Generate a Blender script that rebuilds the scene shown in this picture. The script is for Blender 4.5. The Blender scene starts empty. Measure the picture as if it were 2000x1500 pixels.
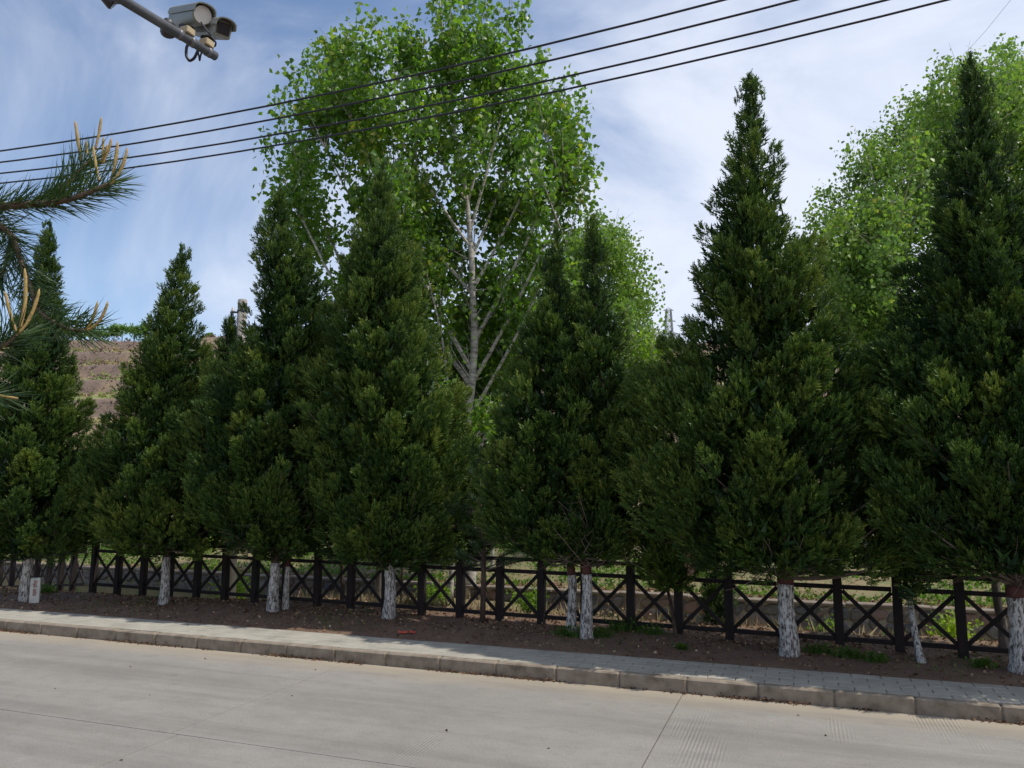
import bpy, math, random
import numpy as np
from mathutils import Vector
R = math.radians
rng = np.random.default_rng(7)
random.seed(7)
sc = bpy.context.scene
COL = sc.collection
# ---------------------------------------------------------------- camera, sky, sun, exposure
PITCH, YAW, F, H = R(7.5), R(20.3), 1502.0, 3.02
cam = bpy.data.objects.new('camera', bpy.data.cameras.new('camera')); COL.objects.link(cam)
cam.location = (0, 0, H); cam.rotation_euler = (R(90) + PITCH, 0, YAW)
cam.data.sensor_width = 36; cam.data.lens = 36 * F / 2000; cam.data.clip_start = 0.05; cam.data.clip_end = 3000
sc.camera = cam
SUN_EL, SUN_AZ = R(60), R(80)          # azimuth from +Y (across the street) towards +X (right)
world = bpy.data.worlds.new('World'); sc.world = world; world.use_nodes = True
nt = world.node_tree; N = nt.nodes; N.clear()
def nn(t, **k):
    n = N.new(t)
    for a, b in k.items(): setattr(n, a, b)
    return n
sky = nn('ShaderNodeTexSky', sky_type='NISHITA', sun_disc=False, sun_elevation=SUN_EL, sun_rotation=SUN_AZ, altitude=600, air_density=1.0, dust_density=0.6, ozone_density=2.5)
tc = nn('ShaderNodeTexCoord')
mp = nn('ShaderNodeMapping'); mp.inputs['Rotation'].default_value = (0.25, 0.35, 0.5); mp.inputs['Scale'].default_value = (1.0, 1.2, 2.0)
n1 = nn('ShaderNodeTexNoise'); n1.inputs['Scale'].default_value = 1.5; n1.inputs['Detail'].default_value = 7; n1.inputs['Roughness'].default_value = 0.55; n1.inputs['Distortion'].default_value = 1.2
mp2 = nn('ShaderNodeMapping'); mp2.inputs['Location'].default_value = (0.35, 0.0, 0.2); mp2.inputs['Scale'].default_value = (0.8, 0.8, 1.2)
n2 = nn('ShaderNodeTexNoise'); n2.inputs['Scale'].default_value = 1.3; n2.inputs['Detail'].default_value = 3
ad = nn('ShaderNodeMath', operation='ADD'); mr = nn('ShaderNodeMapRange'); mr.inputs['From Min'].default_value = 0.74; mr.inputs['From Max'].default_value = 1.20; mr.inputs['To Min'].default_value = 0.03; mr.inputs['To Max'].default_value = 0.92
mr.interpolation_type = 'SMOOTHSTEP'
mix = nn('ShaderNodeMix', data_type='RGBA'); mix.inputs[7].default_value = (5.3, 5.65, 6.5, 1)
bg = nn('ShaderNodeBackground'); bg.inputs['Strength'].default_value = 0.15
out = nn('ShaderNodeOutputWorld')
L = nt.links.new
L(tc.outputs['Generated'], mp.inputs['Vector']); L(mp.outputs[0], n1.inputs['Vector'])
L(tc.outputs['Generated'], mp2.inputs['Vector']); L(mp2.outputs[0], n2.inputs['Vector'])
# thin cloud veil, a little thicker on the sun's side of the sky
dv_ = nn('ShaderNodeVectorMath', operation='DOT_PRODUCT'); dv_.inputs[1].default_value = (0.30 * math.sin(SUN_AZ), 0.30 * math.cos(SUN_AZ), 0); ad2 = nn('ShaderNodeMath', operation='ADD')
L(tc.outputs['Generated'], dv_.inputs[0]); L(ad.outputs[0], ad2.inputs[0]); L(dv_.outputs['Value'], ad2.inputs[1])
L(n1.outputs[0], ad.inputs[0]); L(n2.outputs[0], ad.inputs[1]); L(ad2.outputs[0], mr.inputs['Value'])
L(mr.outputs[0], mix.inputs[0]); L(sky.outputs[0], mix.inputs[6]); L(mix.outputs[2], bg.inputs['Color']); L(bg.outputs[0], out.inputs[0])
sl = bpy.data.lights.new('sun', 'SUN'); sl.energy = 3.5; sl.angle = R(0.55); sl.color = (1.0, 0.95, 0.87)
so = bpy.data.objects.new('sun', sl); COL.objects.link(so)
SD = Vector((math.sin(SUN_AZ) * math.cos(SUN_EL), math.cos(SUN_AZ) * math.cos(SUN_EL), math.sin(SUN_EL)))
so.rotation_euler = (-SD).to_track_quat('-Z', 'Y').to_euler(); so.location = (20, 10, 40)
sc.view_settings.view_transform = 'Standard'; sc.view_settings.look = 'None'; sc.view_settings.gamma = 1
sc.view_settings.use_curve_mapping = False; sc.view_settings.exposure = 0.12

# ---------------------------------------------------------------- pixel -> place
hd = np.array([-math.sin(YAW), math.cos(YAW), 0]); rt = np.array([math.cos(YAW), math.sin(YAW), 0]); up = np.array([0, 0, 1.0])
FW = hd * math.cos(PITCH) + up * math.sin(PITCH); UP = -hd * math.sin(PITCH) + up * math.cos(PITCH)
C0 = np.array([0, 0, H])
def ray(px, py): return FW + rt * ((px - 1000) / F) + UP * ((750 - py) / F)
def onz(px, py, z): d = ray(px, py); return C0 + d * ((z - H) / d[2])
def onY(px, py, Y): d = ray(px, py); return C0 + d * (Y / d[1])
def ondep(px, py, D): d = ray(px, py); return C0 + d * (D / (d @ hd))      # horizontal depth along the heading
def dep(p): return float(np.asarray(p) @ hd)

# ---------------------------------------------------------------- materials
def newmat(name):
    m = bpy.data.materials.new(name); m.use_nodes = True
    t = m.node_tree; t.nodes.clear()
    o = t.nodes.new('ShaderNodeOutputMaterial'); b = t.nodes.new('ShaderNodeBsdfPrincipled'); t.links.new(b.outputs[0], o.inputs[0])
    return m, t, b, o
def node(t, typ, **k):
    n = t.nodes.new(typ)
    for a, b in k.items(): setattr(n, a, b)
    return n
def noise(t, vec, scale, detail=5, rough=0.6, dist=0.0):
    n = node(t, 'ShaderNodeTexNoise'); n.inputs['Scale'].default_value = scale; n.inputs['Detail'].default_value = detail; n.inputs['Roughness'].default_value = rough; n.inputs['Distortion'].default_value = dist
    if vec is not None: t.links.new(vec, n.inputs['Vector'])
    return n.outputs[0]
def ramp(t, fac, stops):
    r = node(t, 'ShaderNodeValToRGB'); e = r.color_ramp.elements
    while len(e) < len(stops): e.new(0.5)
    for x, (p, c) in zip(e, stops): x.position = p; x.color = (*c, 1) if len(c) == 3 else c
    t.links.new(fac, r.inputs[0]); return r.outputs[0]
def mixc(t, fac, a, b, mode='MIX'):
    m = node(t, 'ShaderNodeMix', data_type='RGBA', blend_type=mode)
    for s, v in ((0, fac), (6, a), (7, b)):
        if isinstance(v, (int, float)): m.inputs[s].default_value = v
        elif isinstance(v, tuple): m.inputs[s].default_value = (*v, 1)
        else: t.links.new(v, m.inputs[s])
    return m.outputs[2]
def bump(t, b, hgt, strength=0.4, dist=0.02):
    n = node(t, 'ShaderNodeBump'); n.inputs['Strength'].default_value = strength; n.inputs['Distance'].default_value = dist
    t.links.new(hgt, n.inputs['Height']); t.links.new(n.outputs[0], b.inputs['Normal'])
def pos(t): return node(t, 'ShaderNodeNewGeometry').outputs['Position']
def mapped(t, vec, scale=(1, 1, 1), rot=(0, 0, 0)):
    m = node(t, 'ShaderNodeMapping'); m.inputs['Scale'].default_value = scale; m.inputs['Rotation'].default_value = rot
    t.links.new(vec, m.inputs['Vector']); return m.outputs[0]
def math_(t, op, a, b=None):
    n = node(t, 'ShaderNodeMath', operation=op)
    for i, v in enumerate((a, b)):
        if v is None: continue
        if isinstance(v, (int, float)): n.inputs[i].default_value = v
        else: t.links.new(v, n.inputs[i])
    return n.outputs[0]
def simple(name, stops, scale=8, rough=0.8, metal=0.0, bmp=0.3, bscale=40, bdist=0.01, coord=None, stretch=(1, 1, 1)):
    m, t, b, o = newmat(name)
    v = mapped(t, pos(t) if coord is None else node(t, 'ShaderNodeTexCoord').outputs[coord], stretch)
    b.inputs['Roughness'].default_value = rough; b.inputs['Metallic'].default_value = metal
    n = len(stops); c = ramp(t, noise(t, v, scale), [(0.28 + 0.44 * i / max(1, n - 1), s) for i, s in enumerate(stops)])
    t.links.new(c, b.inputs['Base Color'])
    if bmp: bump(t, b, noise(t, v, bscale, 6, 0.7), bmp, bdist)
    return m
def leafmat(name, stops, trans=0.35, rough=0.55, spec=0.3, tcol=(1.25, 1.35, 0.6)):
    """foliage: colour of each leaf from the mesh attribute 'tint'"""
    m, t, b, o = newmat(name)
    a = node(t, 'ShaderNodeAttribute'); a.attribute_name = 'tint'
    c = ramp(t, a.outputs['Fac'], stops)
    t.links.new(c, b.inputs['Base Color']); b.inputs['Roughness'].default_value = rough; b.inputs['Specular IOR Level'].default_value = spec
    tr = node(t, 'ShaderNodeBsdfTranslucent'); t.links.new(mixc(t, 1.0, c, tcol, 'MULTIPLY'), tr.inputs['Color'])
    ms = node(t, 'ShaderNodeMixShader'); ms.inputs[0].default_value = trans
    t.links.new(b.outputs[0], ms.inputs[1]); t.links.new(tr.outputs[0], ms.inputs[2]); t.links.new(ms.outputs[0], o.inputs[0])
    return m
M = {}
def road_mat():
    m, t, b, o = newmat('road_concrete'); p = pos(t)
    big = noise(t, mapped(t, p, (0.5, 0.8, 1)), 0.7, 7, 0.62); fine = noise(t, p, 38, 6, 0.8); mid = noise(t, mapped(t, p, (0.9, 1.5, 1)), 3.2, 9, 0.74, 0.3)
    c = ramp(t, big, [(0.3, (0.165, 0.15, 0.129)), (0.5, (0.24, 0.221, 0.192)), (0.72, (0.30, 0.279, 0.245))])
    c = mixc(t, ramp(t, mid, [(0.33, (0.55, 0.55, 0.55)), (0.5, (0, 0, 0)), (1, (0, 0, 0))]), c, (0.125, 0.115, 0.10))
    c = mixc(t, ramp(t, mid, [(0.58, (0, 0, 0)), (0.7, (0.5, 0.5, 0.5))]), c, (0.36, 0.342, 0.31))
    c = mixc(t, 0.42, c, ramp(t, fine, [(0.3, (0.13, 0.12, 0.108)), (0.7, (0.41, 0.388, 0.352))]))
    trk = noise(t, mapped(t, p, (0.04, 1.1, 1)), 1.3, 4, 0.6); c = mixc(t, ramp(t, trk, [(0.36, (0.42, 0.42, 0.42)), (0.52, (0, 0, 0))]), c, (0.13, 0.12, 0.105))
    oil = noise(t, p, 1.1, 3, 0.5); c = mixc(t, ramp(t, oil, [(0.68, (0, 0, 0)), (0.76, (0.4, 0.4, 0.4))]), c, (0.10, 0.092, 0.082))
    # dust by the kerb
    sx = node(t, 'ShaderNodeSeparateXYZ'); t.links.new(p, sx.inputs[0])
    dn = math_(t, 'ADD', sx.outputs[1], math_(t, 'MULTIPLY', noise(t, mapped(t, p, (0.6, 2, 1)), 1.6, 5), 0.9))
    mrr = node(t, 'ShaderNodeMapRange'); mrr.inputs['From Min'].default_value = KERB_Y - 0.35; mrr.inputs['From Max'].default_value = KERB_Y + 0.42; t.links.new(dn, mrr.inputs['Value'])
    c = mixc(t, math_(t, 'MULTIPLY', mrr.outputs[0], 0.8), c, (0.36, 0.30, 0.215))
    t.links.new(c, b.inputs['Base Color']); b.inputs['Roughness'].default_value = 0.85
    # tined grooves left in patches across the lane
    w = node(t, 'ShaderNodeTexWave', wave_type='BANDS', bands_direction='X'); w.inputs['Scale'].default_value = 7.0; w.inputs['Distortion'].default_value = 0.25; w.inputs['Detail'].default_value = 1; t.links.new(p, w.inputs['Vector'])
    msk = ramp(t, noise(t, mapped(t, p, (1.3, 0.35, 1)), 0.75, 3, 0.5), [(0.55, (0, 0, 0)), (0.66, (1, 1, 1))])
    hgt = math_(t, 'ADD', math_(t, 'MULTIPLY', math_(t, 'MULTIPLY', w.outputs['Fac'], msk), 0.8), math_(t, 'MULTIPLY', noise(t, p, 90, 5, 0.75), 0.55))
    bump(t, b, hgt, 0.7, 0.010)
    return m
KERB_Y = 11.9
def setup_materials():
    M['road'] = road_mat()
    M['kerb'] = simple('kerb_stone', [(0.13, 0.10, 0.072), (0.24, 0.195, 0.145), (0.32, 0.268, 0.205)], 5, 0.9, bmp=0.6, bscale=45)
    M['paver'] = simple('paver', [(0.27, 0.25, 0.205), (0.345, 0.32, 0.265), (0.40, 0.37, 0.31)], 2.6, 0.85, bmp=0.3, bscale=70)
    M['sandbed'] = simple('sand_bed', [(0.16, 0.14, 0.12), (0.24, 0.21, 0.18)], 20)
    M['grit'] = simple('grit', [(0.07, 0.06, 0.05), (0.16, 0.135, 0.11), (0.3, 0.25, 0.19)], 30, 0.95)
    M['scrub'] = leafmat('hill_scrub', [(0.0, (0.11, 0.075, 0.072)), (0.3, (0.19, 0.13, 0.105)), (0.5, (0.38, 0.27, 0.155)), (0.75, (0.28, 0.285, 0.08)), (1.0, (0.15, 0.235, 0.05))], .25, .8, .1, (1, 1, 1))
    M['wood'] = simple('fence_paint', [(0.006, 0.0045, 0.0045), (0.011, 0.007, 0.0065), (0.026, 0.012, 0.010)], 9, 0.85, bmp=0.35, bscale=30, stretch=(1, 1, 0.35))
    M['bark'] = simple('cypress_bark', [(0.035, 0.022, 0.017), (0.085, 0.055, 0.04), (0.13, 0.09, 0.07)], 7, 0.95, bmp=0.9, bscale=16, bdist=0.04, stretch=(2.2, 2.2, 0.5))
    M['twig'] = simple('twig_bark', [(0.10, 0.075, 0.055), (0.19, 0.15, 0.12)], 12, 0.95)
    M['redband'] = simple('red_paint', [(0.05, 0.018, 0.014), (0.075, 0.022, 0.018), (0.10, 0.030, 0.023)], 9, 0.8, bmp=0.7, bscale=20, stretch=(2, 2, 0.6))
    m, t, b, o = newmat('whitewash'); p = mapped(t, pos(t), (1.7, 1.7, 0.55))
    c = ramp(t, noise(t, p, 17, 8, 0.74, 0.4), [(0.40, (0.045, 0.037, 0.030)), (0.46, (0.22, 0.20, 0.18)), (0.54, (0.56, 0.54, 0.51)), (0.8, (0.73, 0.71, 0.68))])
    t.links.new(c, b.inputs['Base Color']); b.inputs['Roughness'].default_value = 0.95; bump(t, b, noise(t, p, 14, 7, 0.7), 0.9, 0.04); M['whitewash'] = m
    m, t, b, o = newmat('poplar_bark'); p = mapped(t, pos(t), (0.8, 0.8, 3.0))
    c = ramp(t, noise(t, p, 3.4, 6, 0.65), [(0.33, (0.05, 0.045, 0.04)), (0.43, (0.28, 0.255, 0.215)), (0.6, (0.50, 0.46, 0.395)), (0.8, (0.58, 0.545, 0.475))])
    t.links.new(c, b.inputs['Base Color']); b.inputs['Roughness'].default_value = 0.85; M['poplar_bark'] = m
    M['oldbark'] = simple('old_poplar_bark', [(0.07, 0.06, 0.05), (0.17, 0.15, 0.125), (0.33, 0.30, 0.26)], 6, 0.95, bmp=0.9, bscale=12, bdist=0.04, stretch=(2, 2, 0.5))
    M['cypress'] = leafmat('cypress_foliage', [(0.0, (0.011, 0.028, 0.011)), (0.25, (0.026, 0.060, 0.015)), (0.50, (0.062, 0.118, 0.021)), (0.75, (0.150, 0.205, 0.036)), (1.0, (0.27, 0.28, 0.06))], 0.24, 0.5, 0.3)  # deep darks and pale tips put shade and light contrast into the colour
    M['poplar'] = leafmat('poplar_leaves', [(0.0, (0.05, 0.115, 0.022)), (0.4, (0.10, 0.20, 0.032)), (0.75, (0.16, 0.27, 0.04)), (0.93, (0.26, 0.33, 0.05)), (1.0, (0.36, 0.33, 0.06))], 0.58, 0.38, 0.5)
    M['farpoplar'] = leafmat('far_poplar_leaves', [(0.0, (0.08, 0.16, 0.04)), (0.5, (0.16, 0.275, 0.055)), (0.9, (0.26, 0.36, 0.075)), (1.0, (0.32, 0.30, 0.09))], 0.45, 0.45, 0.4)
    M['shrub'] = leafmat('shrub_leaves', [(0.0, (0.05, 0.11, 0.02)), (0.5, (0.13, 0.24, 0.03)), (1.0, (0.30, 0.38, 0.05))], 0.58, 0.5, 0.3)
    M['grass'] = leafmat('grass_blades', [(0.0, (0.055, 0.125, 0.022)), (0.5, (0.115, 0.20, 0.04)), (0.8, (0.22, 0.24, 0.08)), (1.0, (0.42, 0.34, 0.19))], 0.35, 0.6, 0.2)
    M['drygrass'] = leafmat('dry_grass', [(0.0, (0.13, 0.16, 0.05)), (0.3, (0.30, 0.23, 0.13)), (0.7, (0.42, 0.33, 0.21)), (1.0, (0.52, 0.43, 0.29))], 0.25, 0.8, 0.1, (1, 1, 1))
    M['litter'] = leafmat('fallen_leaves', [(0.0, (0.06, 0.035, 0.022)), (0.4, (0.17, 0.10, 0.06)), (0.75, (0.32, 0.21, 0.13)), (1.0, (0.55, 0.44, 0.32))], 0.2, 0.8, 0.1, (1, 1, 1))
    M['needle'] = leafmat('pine_needles', [(0.0, (0.018, 0.045, 0.018)), (0.5, (0.045, 0.10, 0.03)), (1.0, (0.15, 0.19, 0.05))], 0.2, 0.4, 0.5)
    M['candle'] = simple('pine_candle', [(0.24, 0.17, 0.05), (0.40, 0.28, 0.085), (0.42, 0.23, 0.11)], 60, 0.7, bmp=0.8, bscale=220, bdist=0.004)
    M['pinebark'] = simple('pine_bark', [(0.10, 0.07, 0.045), (0.20, 0.15, 0.10), (0.27, 0.22, 0.15)], 30, 0.9, bmp=0.8, bscale=90)
    M['soil'] = None
    M['steel'] = simple('grey_steel', [(0.10, 0.105, 0.115), (0.17, 0.175, 0.185)], 9, 0.45, 0.35, bmp=0.1)
    M['camwhite'] = simple('camera_housing', [(0.20, 0.215, 0.185), (0.27, 0.285, 0.25)], 7, 0.45, bmp=0.05)
    M['camdark'] = simple('dark_plastic', [(0.02, 0.02, 0.022), (0.045, 0.045, 0.05)], 12, 0.5, bmp=0.05)
    M['camglass'] = simple('lens_glass', [(0.012, 0.014, 0.02), (0.02, 0.022, 0.03)], 5, 0.08, bmp=0)
    M['camdisc'] = simple('frosted_lens', [(0.62, 0.60, 0.55), (0.70, 0.68, 0.63)], 9, 0.4, bmp=0)
    M['ochre'] = simple('plastic_clamp', [(0.34, 0.26, 0.15), (0.43, 0.34, 0.20)], 20, 0.6, bmp=0.1)
    M['cable'] = simple('black_cable', [(0.012, 0.012, 0.016), (0.02, 0.02, 0.026)], 20, 0.5, bmp=0)
    M['polecon'] = simple('pole_concrete', [(0.30, 0.27, 0.24), (0.42, 0.39, 0.35)], 6, 0.9, bmp=0.4)
    M['ceramic'] = simple('insulator', [(0.40, 0.36, 0.36), (0.55, 0.52, 0.52)], 9, 0.2, bmp=0)
    M['pylon'] = simple('galvanised_steel', [(0.20, 0.205, 0.22), (0.28, 0.285, 0.30)], 3, 0.6, 0.1, bmp=0)
    M['marker'] = simple('marker_stone', [(0.40, 0.40, 0.36), (0.58, 0.58, 0.53), (0.66, 0.66, 0.61)], 9, 0.85, bmp=0.3)
    M['markred'] = simple('red_lettering', [(0.20, 0.05, 0.045), (0.28, 0.07, 0.06)], 40, 0.8, bmp=0)
    M['mortar'] = simple('mortar', [(0.26, 0.23, 0.19), (0.38, 0.34, 0.29)], 12, 0.95, bmp=0.6)
    M['cap'] = simple('wall_coping', [(0.13, 0.10, 0.075), (0.25, 0.205, 0.16)], 4, 0.95, bmp=0.4)
    for i, s in enumerate([[(0.10, 0.09, 0.08), (0.18, 0.16, 0.145)], [(0.15, 0.115, 0.09), (0.24, 0.19, 0.155)], [(0.075, 0.075, 0.078), (0.14, 0.138, 0.14)], [(0.18, 0.11, 0.09), (0.25, 0.17, 0.14)]]):
        M['stone%d' % i] = simple('rubble_stone', s, 9, 0.9, bmp=0.6, bscale=26, bdist=0.03)
    M['redrag'] = simple('red_plastic', [(0.45, 0.05, 0.03), (0.6, 0.09, 0.05)], 20, 0.5, bmp=0)
    M['paint'] = simple('white_paint', [(0.5, 0.49, 0.46), (0.66, 0.65, 0.62)], 20, 0.8, bmp=0)
    # soil under the trees, bank and canal side
    m, t, b, o = newmat('ground_soil'); p = pos(t)
    s = ramp(t, noise(t, p, 2.2, 8, 0.7), [(0.3, (0.085, 0.050, 0.033)), (0.5, (0.15, 0.090, 0.058)), (0.72, (0.25, 0.165, 0.105))])
    s = mixc(t, 0.5, s, ramp(t, noise(t, p, 45, 5, 0.8), [(0.35, (0.05, 0.032, 0.022)), (0.55, (0.18, 0.105, 0.066)), (0.72, (0.42, 0.30, 0.20))]))
    g = ramp(t, noise(t, p, 0.8, 7, 0.7), [(0.36, (0.27, 0.175, 0.105)), (0.52, (0.20, 0.145, 0.08)), (0.60, (0.10, 0.13, 0.04)), (0.75, (0.06, 0.125, 0.03))])
    g = mixc(t, 0.35, g, ramp(t, noise(t, p, 14, 5, 0.7), [(0.3, (0.05, 0.08, 0.02)), (0.7, (0.27, 0.26, 0.10))]))
    sx = node(t, 'ShaderNodeSeparateXYZ'); t.links.new(p, sx.inputs[0])
    dn = math_(t, 'ADD', sx.outputs[1], math_(t, 'MULTIPLY', noise(t, p, 0.7, 4), 3.0))
    mrr = node(t, 'ShaderNodeMapRange'); mrr.inputs['From Min'].default_value = 17.0; mrr.inputs['From Max'].default_value = 19.5; t.links.new(dn, mrr.inputs['Value'])
    t.links.new(mixc(t, mrr.outputs[0], s, g), b.inputs['Base Color']); b.inputs['Roughness'].default_value = 0.95; bump(t, b, noise(t, p, 30, 6, 0.75), 0.7, 0.03); M['soil'] = m
    # terraced hillside
    m, t, b, o = newmat('hillside'); p = pos(t)
    a = node(t, 'ShaderNodeAttribute'); a.attribute_name = 'tint'
    c = ramp(t, math_(t, 'ADD', a.outputs['Fac'], math_(t, 'MULTIPLY', math_(t, 'SUBTRACT', noise(t, p, 0.5, 7, 0.75), 0.5), 0.7)), [(0.0, (0.11, 0.075, 0.072)), (0.3, (0.19, 0.13, 0.105)), (0.5, (0.38, 0.27, 0.155)), (0.75, (0.28, 0.285, 0.08)), (1.0, (0.15, 0.235, 0.05))])
    c = mixc(t, 0.25, c, ramp(t, noise(t, p, 1.6, 6, 0.75), [(0.35, (0.10, 0.075, 0.06)), (0.55, (0.29, 0.22, 0.14)), (0.7, (0.24, 0.25, 0.09))]))
    t.links.new(c, b.inputs['Base Color']); b.inputs['Roughness'].default_value = 0.95; bump(t, b, noise(t, p, 2.5, 6, 0.8), 0.8, 0.4); M['hill'] = m
setup_materials()

# ---------------------------------------------------------------- mesh helpers
WORLD = {}
def mesh(name, v, f, mat, attr=None, smooth=False):
    v = np.asarray(v, dtype=np.float32).reshape(-1, 3); me = bpy.data.meshes.new(name)
    if isinstance(f, np.ndarray):
        k = f.shape[1]; n = len(f)
        me.vertices.add(len(v)); me.vertices.foreach_set('co', v.ravel())
        me.loops.add(n * k); me.loops.foreach_set('vertex_index', f.astype(np.int32).ravel())
        me.polygons.add(n); me.polygons.foreach_set('loop_start', np.arange(0, n * k, k, dtype=np.int32))
        me.update(calc_edges=True)
    else:
        me.from_pydata(v.tolist(), [], f); me.update()
    if attr is not None:
        a = me.attributes.new('tint', 'FLOAT', 'POINT'); a.data.foreach_set('value', np.clip(np.asarray(attr, dtype=np.float32), 0, 1))
    if smooth: me.polygons.foreach_set('use_smooth', np.ones(len(me.polygons), dtype=bool))
    me.materials.append(mat); return me
def link(name, me, parent=None, loc=None):
    o = bpy.data.objects.new(name, me); COL.objects.link(o)
    if loc is not None: o.location = loc
    if parent is not None: o.parent = parent
    return o
def base(parent):
    """world location of an object whose ancestors are only translated"""
    p = np.zeros(3)
    while parent is not None: p = p + np.array(parent.location); parent = parent.parent
    return p
def part(name, v, f, mat, parent=None, attr=None, smooth=False):
    """mesh given in world coordinates, linked under its parent"""
    v = np.asarray(v, dtype=float).reshape(-1, 3)
    return link(name, mesh(name, v - base(parent), f, mat, attr, smooth), parent)
def tag(o, label, cat, group=None):
    o['label'] = label; o['category'] = cat
    if group: o['group'] = group
    return o
def thing(name, label, cat, loc, group=None):
    o = bpy.data.objects.new(name, None); COL.objects.link(o); o.location = tuple(float(x) for x in loc); o.empty_display_size = 0.2
    return tag(o, label, cat, group)
def struct(o): o['kind'] = 'structure'; return o
def stuff(o): o['kind'] = 'stuff'; return o
class MB:
    def __init__(s): s.v = []; s.f = []; s.n = 0
    def add(s, v, f):
        s.v.append(np.asarray(v, float)); s.f += [tuple(i + s.n for i in q) for q in f]; s.n += len(v)
    def box(s, c, size, ax=None, bev=0.0):
        ax = np.eye(3) if ax is None else np.asarray(ax, float); h = np.asarray(size, float) / 2; b = bev
        if b <= 0:
            P = [(x, y, z) for z in (-1, 1) for y in (-1, 1) for x in (-1, 1)]
            v = [np.asarray(c) + (np.array(p) * h) @ ax for p in P]
            s.add(v, [(0, 2, 3, 1), (4, 5, 7, 6), (0, 1, 5, 4), (2, 6, 7, 3), (0, 4, 6, 2), (1, 3, 7, 5)])
        else:       # edges along the third axis and the rims chamfered
            o8 = [(-h[0] + b, -h[1]), (h[0] - b, -h[1]), (h[0], -h[1] + b), (h[0], h[1] - b), (h[0] - b, h[1]), (-h[0] + b, h[1]), (-h[0], h[1] - b), (-h[0], -h[1] + b)]
            i8 = [(x * (1 - b / h[0]), y * (1 - b / h[1])) for x, y in o8]
            v = [(x, y, -h[2]) for x, y in i8] + [(x, y, -h[2] + b) for x, y in o8] + [(x, y, h[2] - b) for x, y in o8] + [(x, y, h[2]) for x, y in i8]
            f = [tuple(range(7, -1, -1)), tuple(range(24, 32))]
            for k in range(3):
                for i in range(8): f.append((k * 8 + i, k * 8 + (i + 1) % 8, k * 8 + 8 + (i + 1) % 8, k * 8 + 8 + i))
            s.add([np.asarray(c) + np.array(p) @ ax for p in v], f)
        return s
    def tube(s, pts, rad, n=7, cap=True, rough=0.0):
        P = np.asarray(pts, float); rad = np.broadcast_to(np.asarray(rad, float), (len(P),))
        T = np.gradient(P, axis=0); T /= np.linalg.norm(T, axis=1)[:, None] + 1e-9
        ref = np.array([1.0, 0.1, 0]) if abs(T[0][0]) < 0.8 else np.array([0, 1.0, 0.1])
        v = []
        for i in range(len(P)):
            a = np.cross(T[i], ref); a /= np.linalg.norm(a); b = np.cross(T[i], a)
            for k in range(n):
                th = 2 * math.pi * k / n; rr = rad[i] * (1 + rough * (rng.random() - 0.5))
                v.append(P[i] + (a * math.cos(th) + b * math.sin(th)) * rr)
        f = []
        for i in range(len(P) - 1):
            for k in range(n): f.append((i * n + k, i * n + (k + 1) % n, (i + 1) * n + (k + 1) % n, (i + 1) * n + k))
        if cap: f += [tuple(range(n - 1, -1, -1)), tuple((len(P) - 1) * n + k for k in range(n))]
        s.add(v, f); return s
    def beam(s, a, b, w, h, bev=0.0):
        a = np.asarray(a, float); b = np.asarray(b, float); d = b - a; l = np.linalg.norm(d); d = d / l
        r = np.cross(d, up); r = r / np.linalg.norm(r) if np.linalg.norm(r) > 1e-3 else np.array([1.0, 0, 0]); u = np.cross(r, d)
        return s.box((a + b) / 2, (w, h, l), (r, u, d), bev)
    def out(s, name, mat, parent=None, smooth=False): return part(name, np.concatenate(s.v), s.f, mat, parent, None, smooth)
def basis(D):
    D = D / (np.linalg.norm(D, axis=1)[:, None] + 1e-9)
    ref = rng.normal(size=D.shape); A = np.cross(D, ref); A /= np.linalg.norm(A, axis=1)[:, None] + 1e-9
    return A, np.cross(D, A), D
def scatter(tv, tf, P, D, S, tint, tiptint=None, wide=1.0):
    """copy a small template (z along the direction D) to every point; returns verts, faces, tint"""
    A, B, D = basis(D); n, k = len(P), len(tv); S = np.broadcast_to(S, (n,))
    v = P[:, None, :] + S[:, None, None] * (tv[None, :, 0, None] * A[:, None] * wide + tv[None, :, 1, None] * B[:, None] * wide + tv[None, :, 2, None] * D[:, None])
    f = (tf[None] + (np.arange(n) * k)[:, None, None]).reshape(-1, tf.shape[1])
    t = np.repeat(np.broadcast_to(tint, (n,))[:, None], k, 1)
    if tiptint is not None: t = t + tiptint[None, :]
    return v.reshape(-1, 3), f, t.ravel()
def smoothstep(a, b, x): t = np.clip((x - a) / (b - a), 0, 1); return t * t * (3 - 2 * t)
# leaf-scale templates
def frond(seed):
    r = np.random.default_rng(seed); v = [(-0.05, 0, 0.0), (0.05, 0, 0.0), (0, 0.05, 1.0)]; f = [(0, 1, 2)]; tip = [-.05, -.05, 0.20]
    for i in range(10):
        z = 0.04 + 0.075 * i + r.uniform(-.03, .03); ln = (0.42 - 0.20 * z) * r.uniform(.75, 1.25); a = R(r.uniform(22, 52)); ph = i * 2.4 + r.uniform(-.5, .5)
        o = np.array([math.cos(ph), math.sin(ph) * .7, 0]); q = np.array([-o[1], o[0], 0]); w = 0.068 * r.uniform(.8, 1.3)
        e = o * math.sin(a) * ln + np.array([0, 0, z + math.cos(a) * ln]); m_ = np.array([0, 0, z + .02]) + o * ln * .22; k = len(v)
        v += [tuple(m_ + q * w), tuple(e), tuple(m_ - q * w - np.array([0, 0, .05]))]; f.append((k, k + 1, k + 2)); tip += [-.07, 0.30, -.07]  # pale tips, dark bases: yellowish growth plus light contrast painted into the tint
    return np.array(v, float), np.array(f), np.array(tip)
FRONDS = [frond(i) for i in range(4)]
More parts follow.
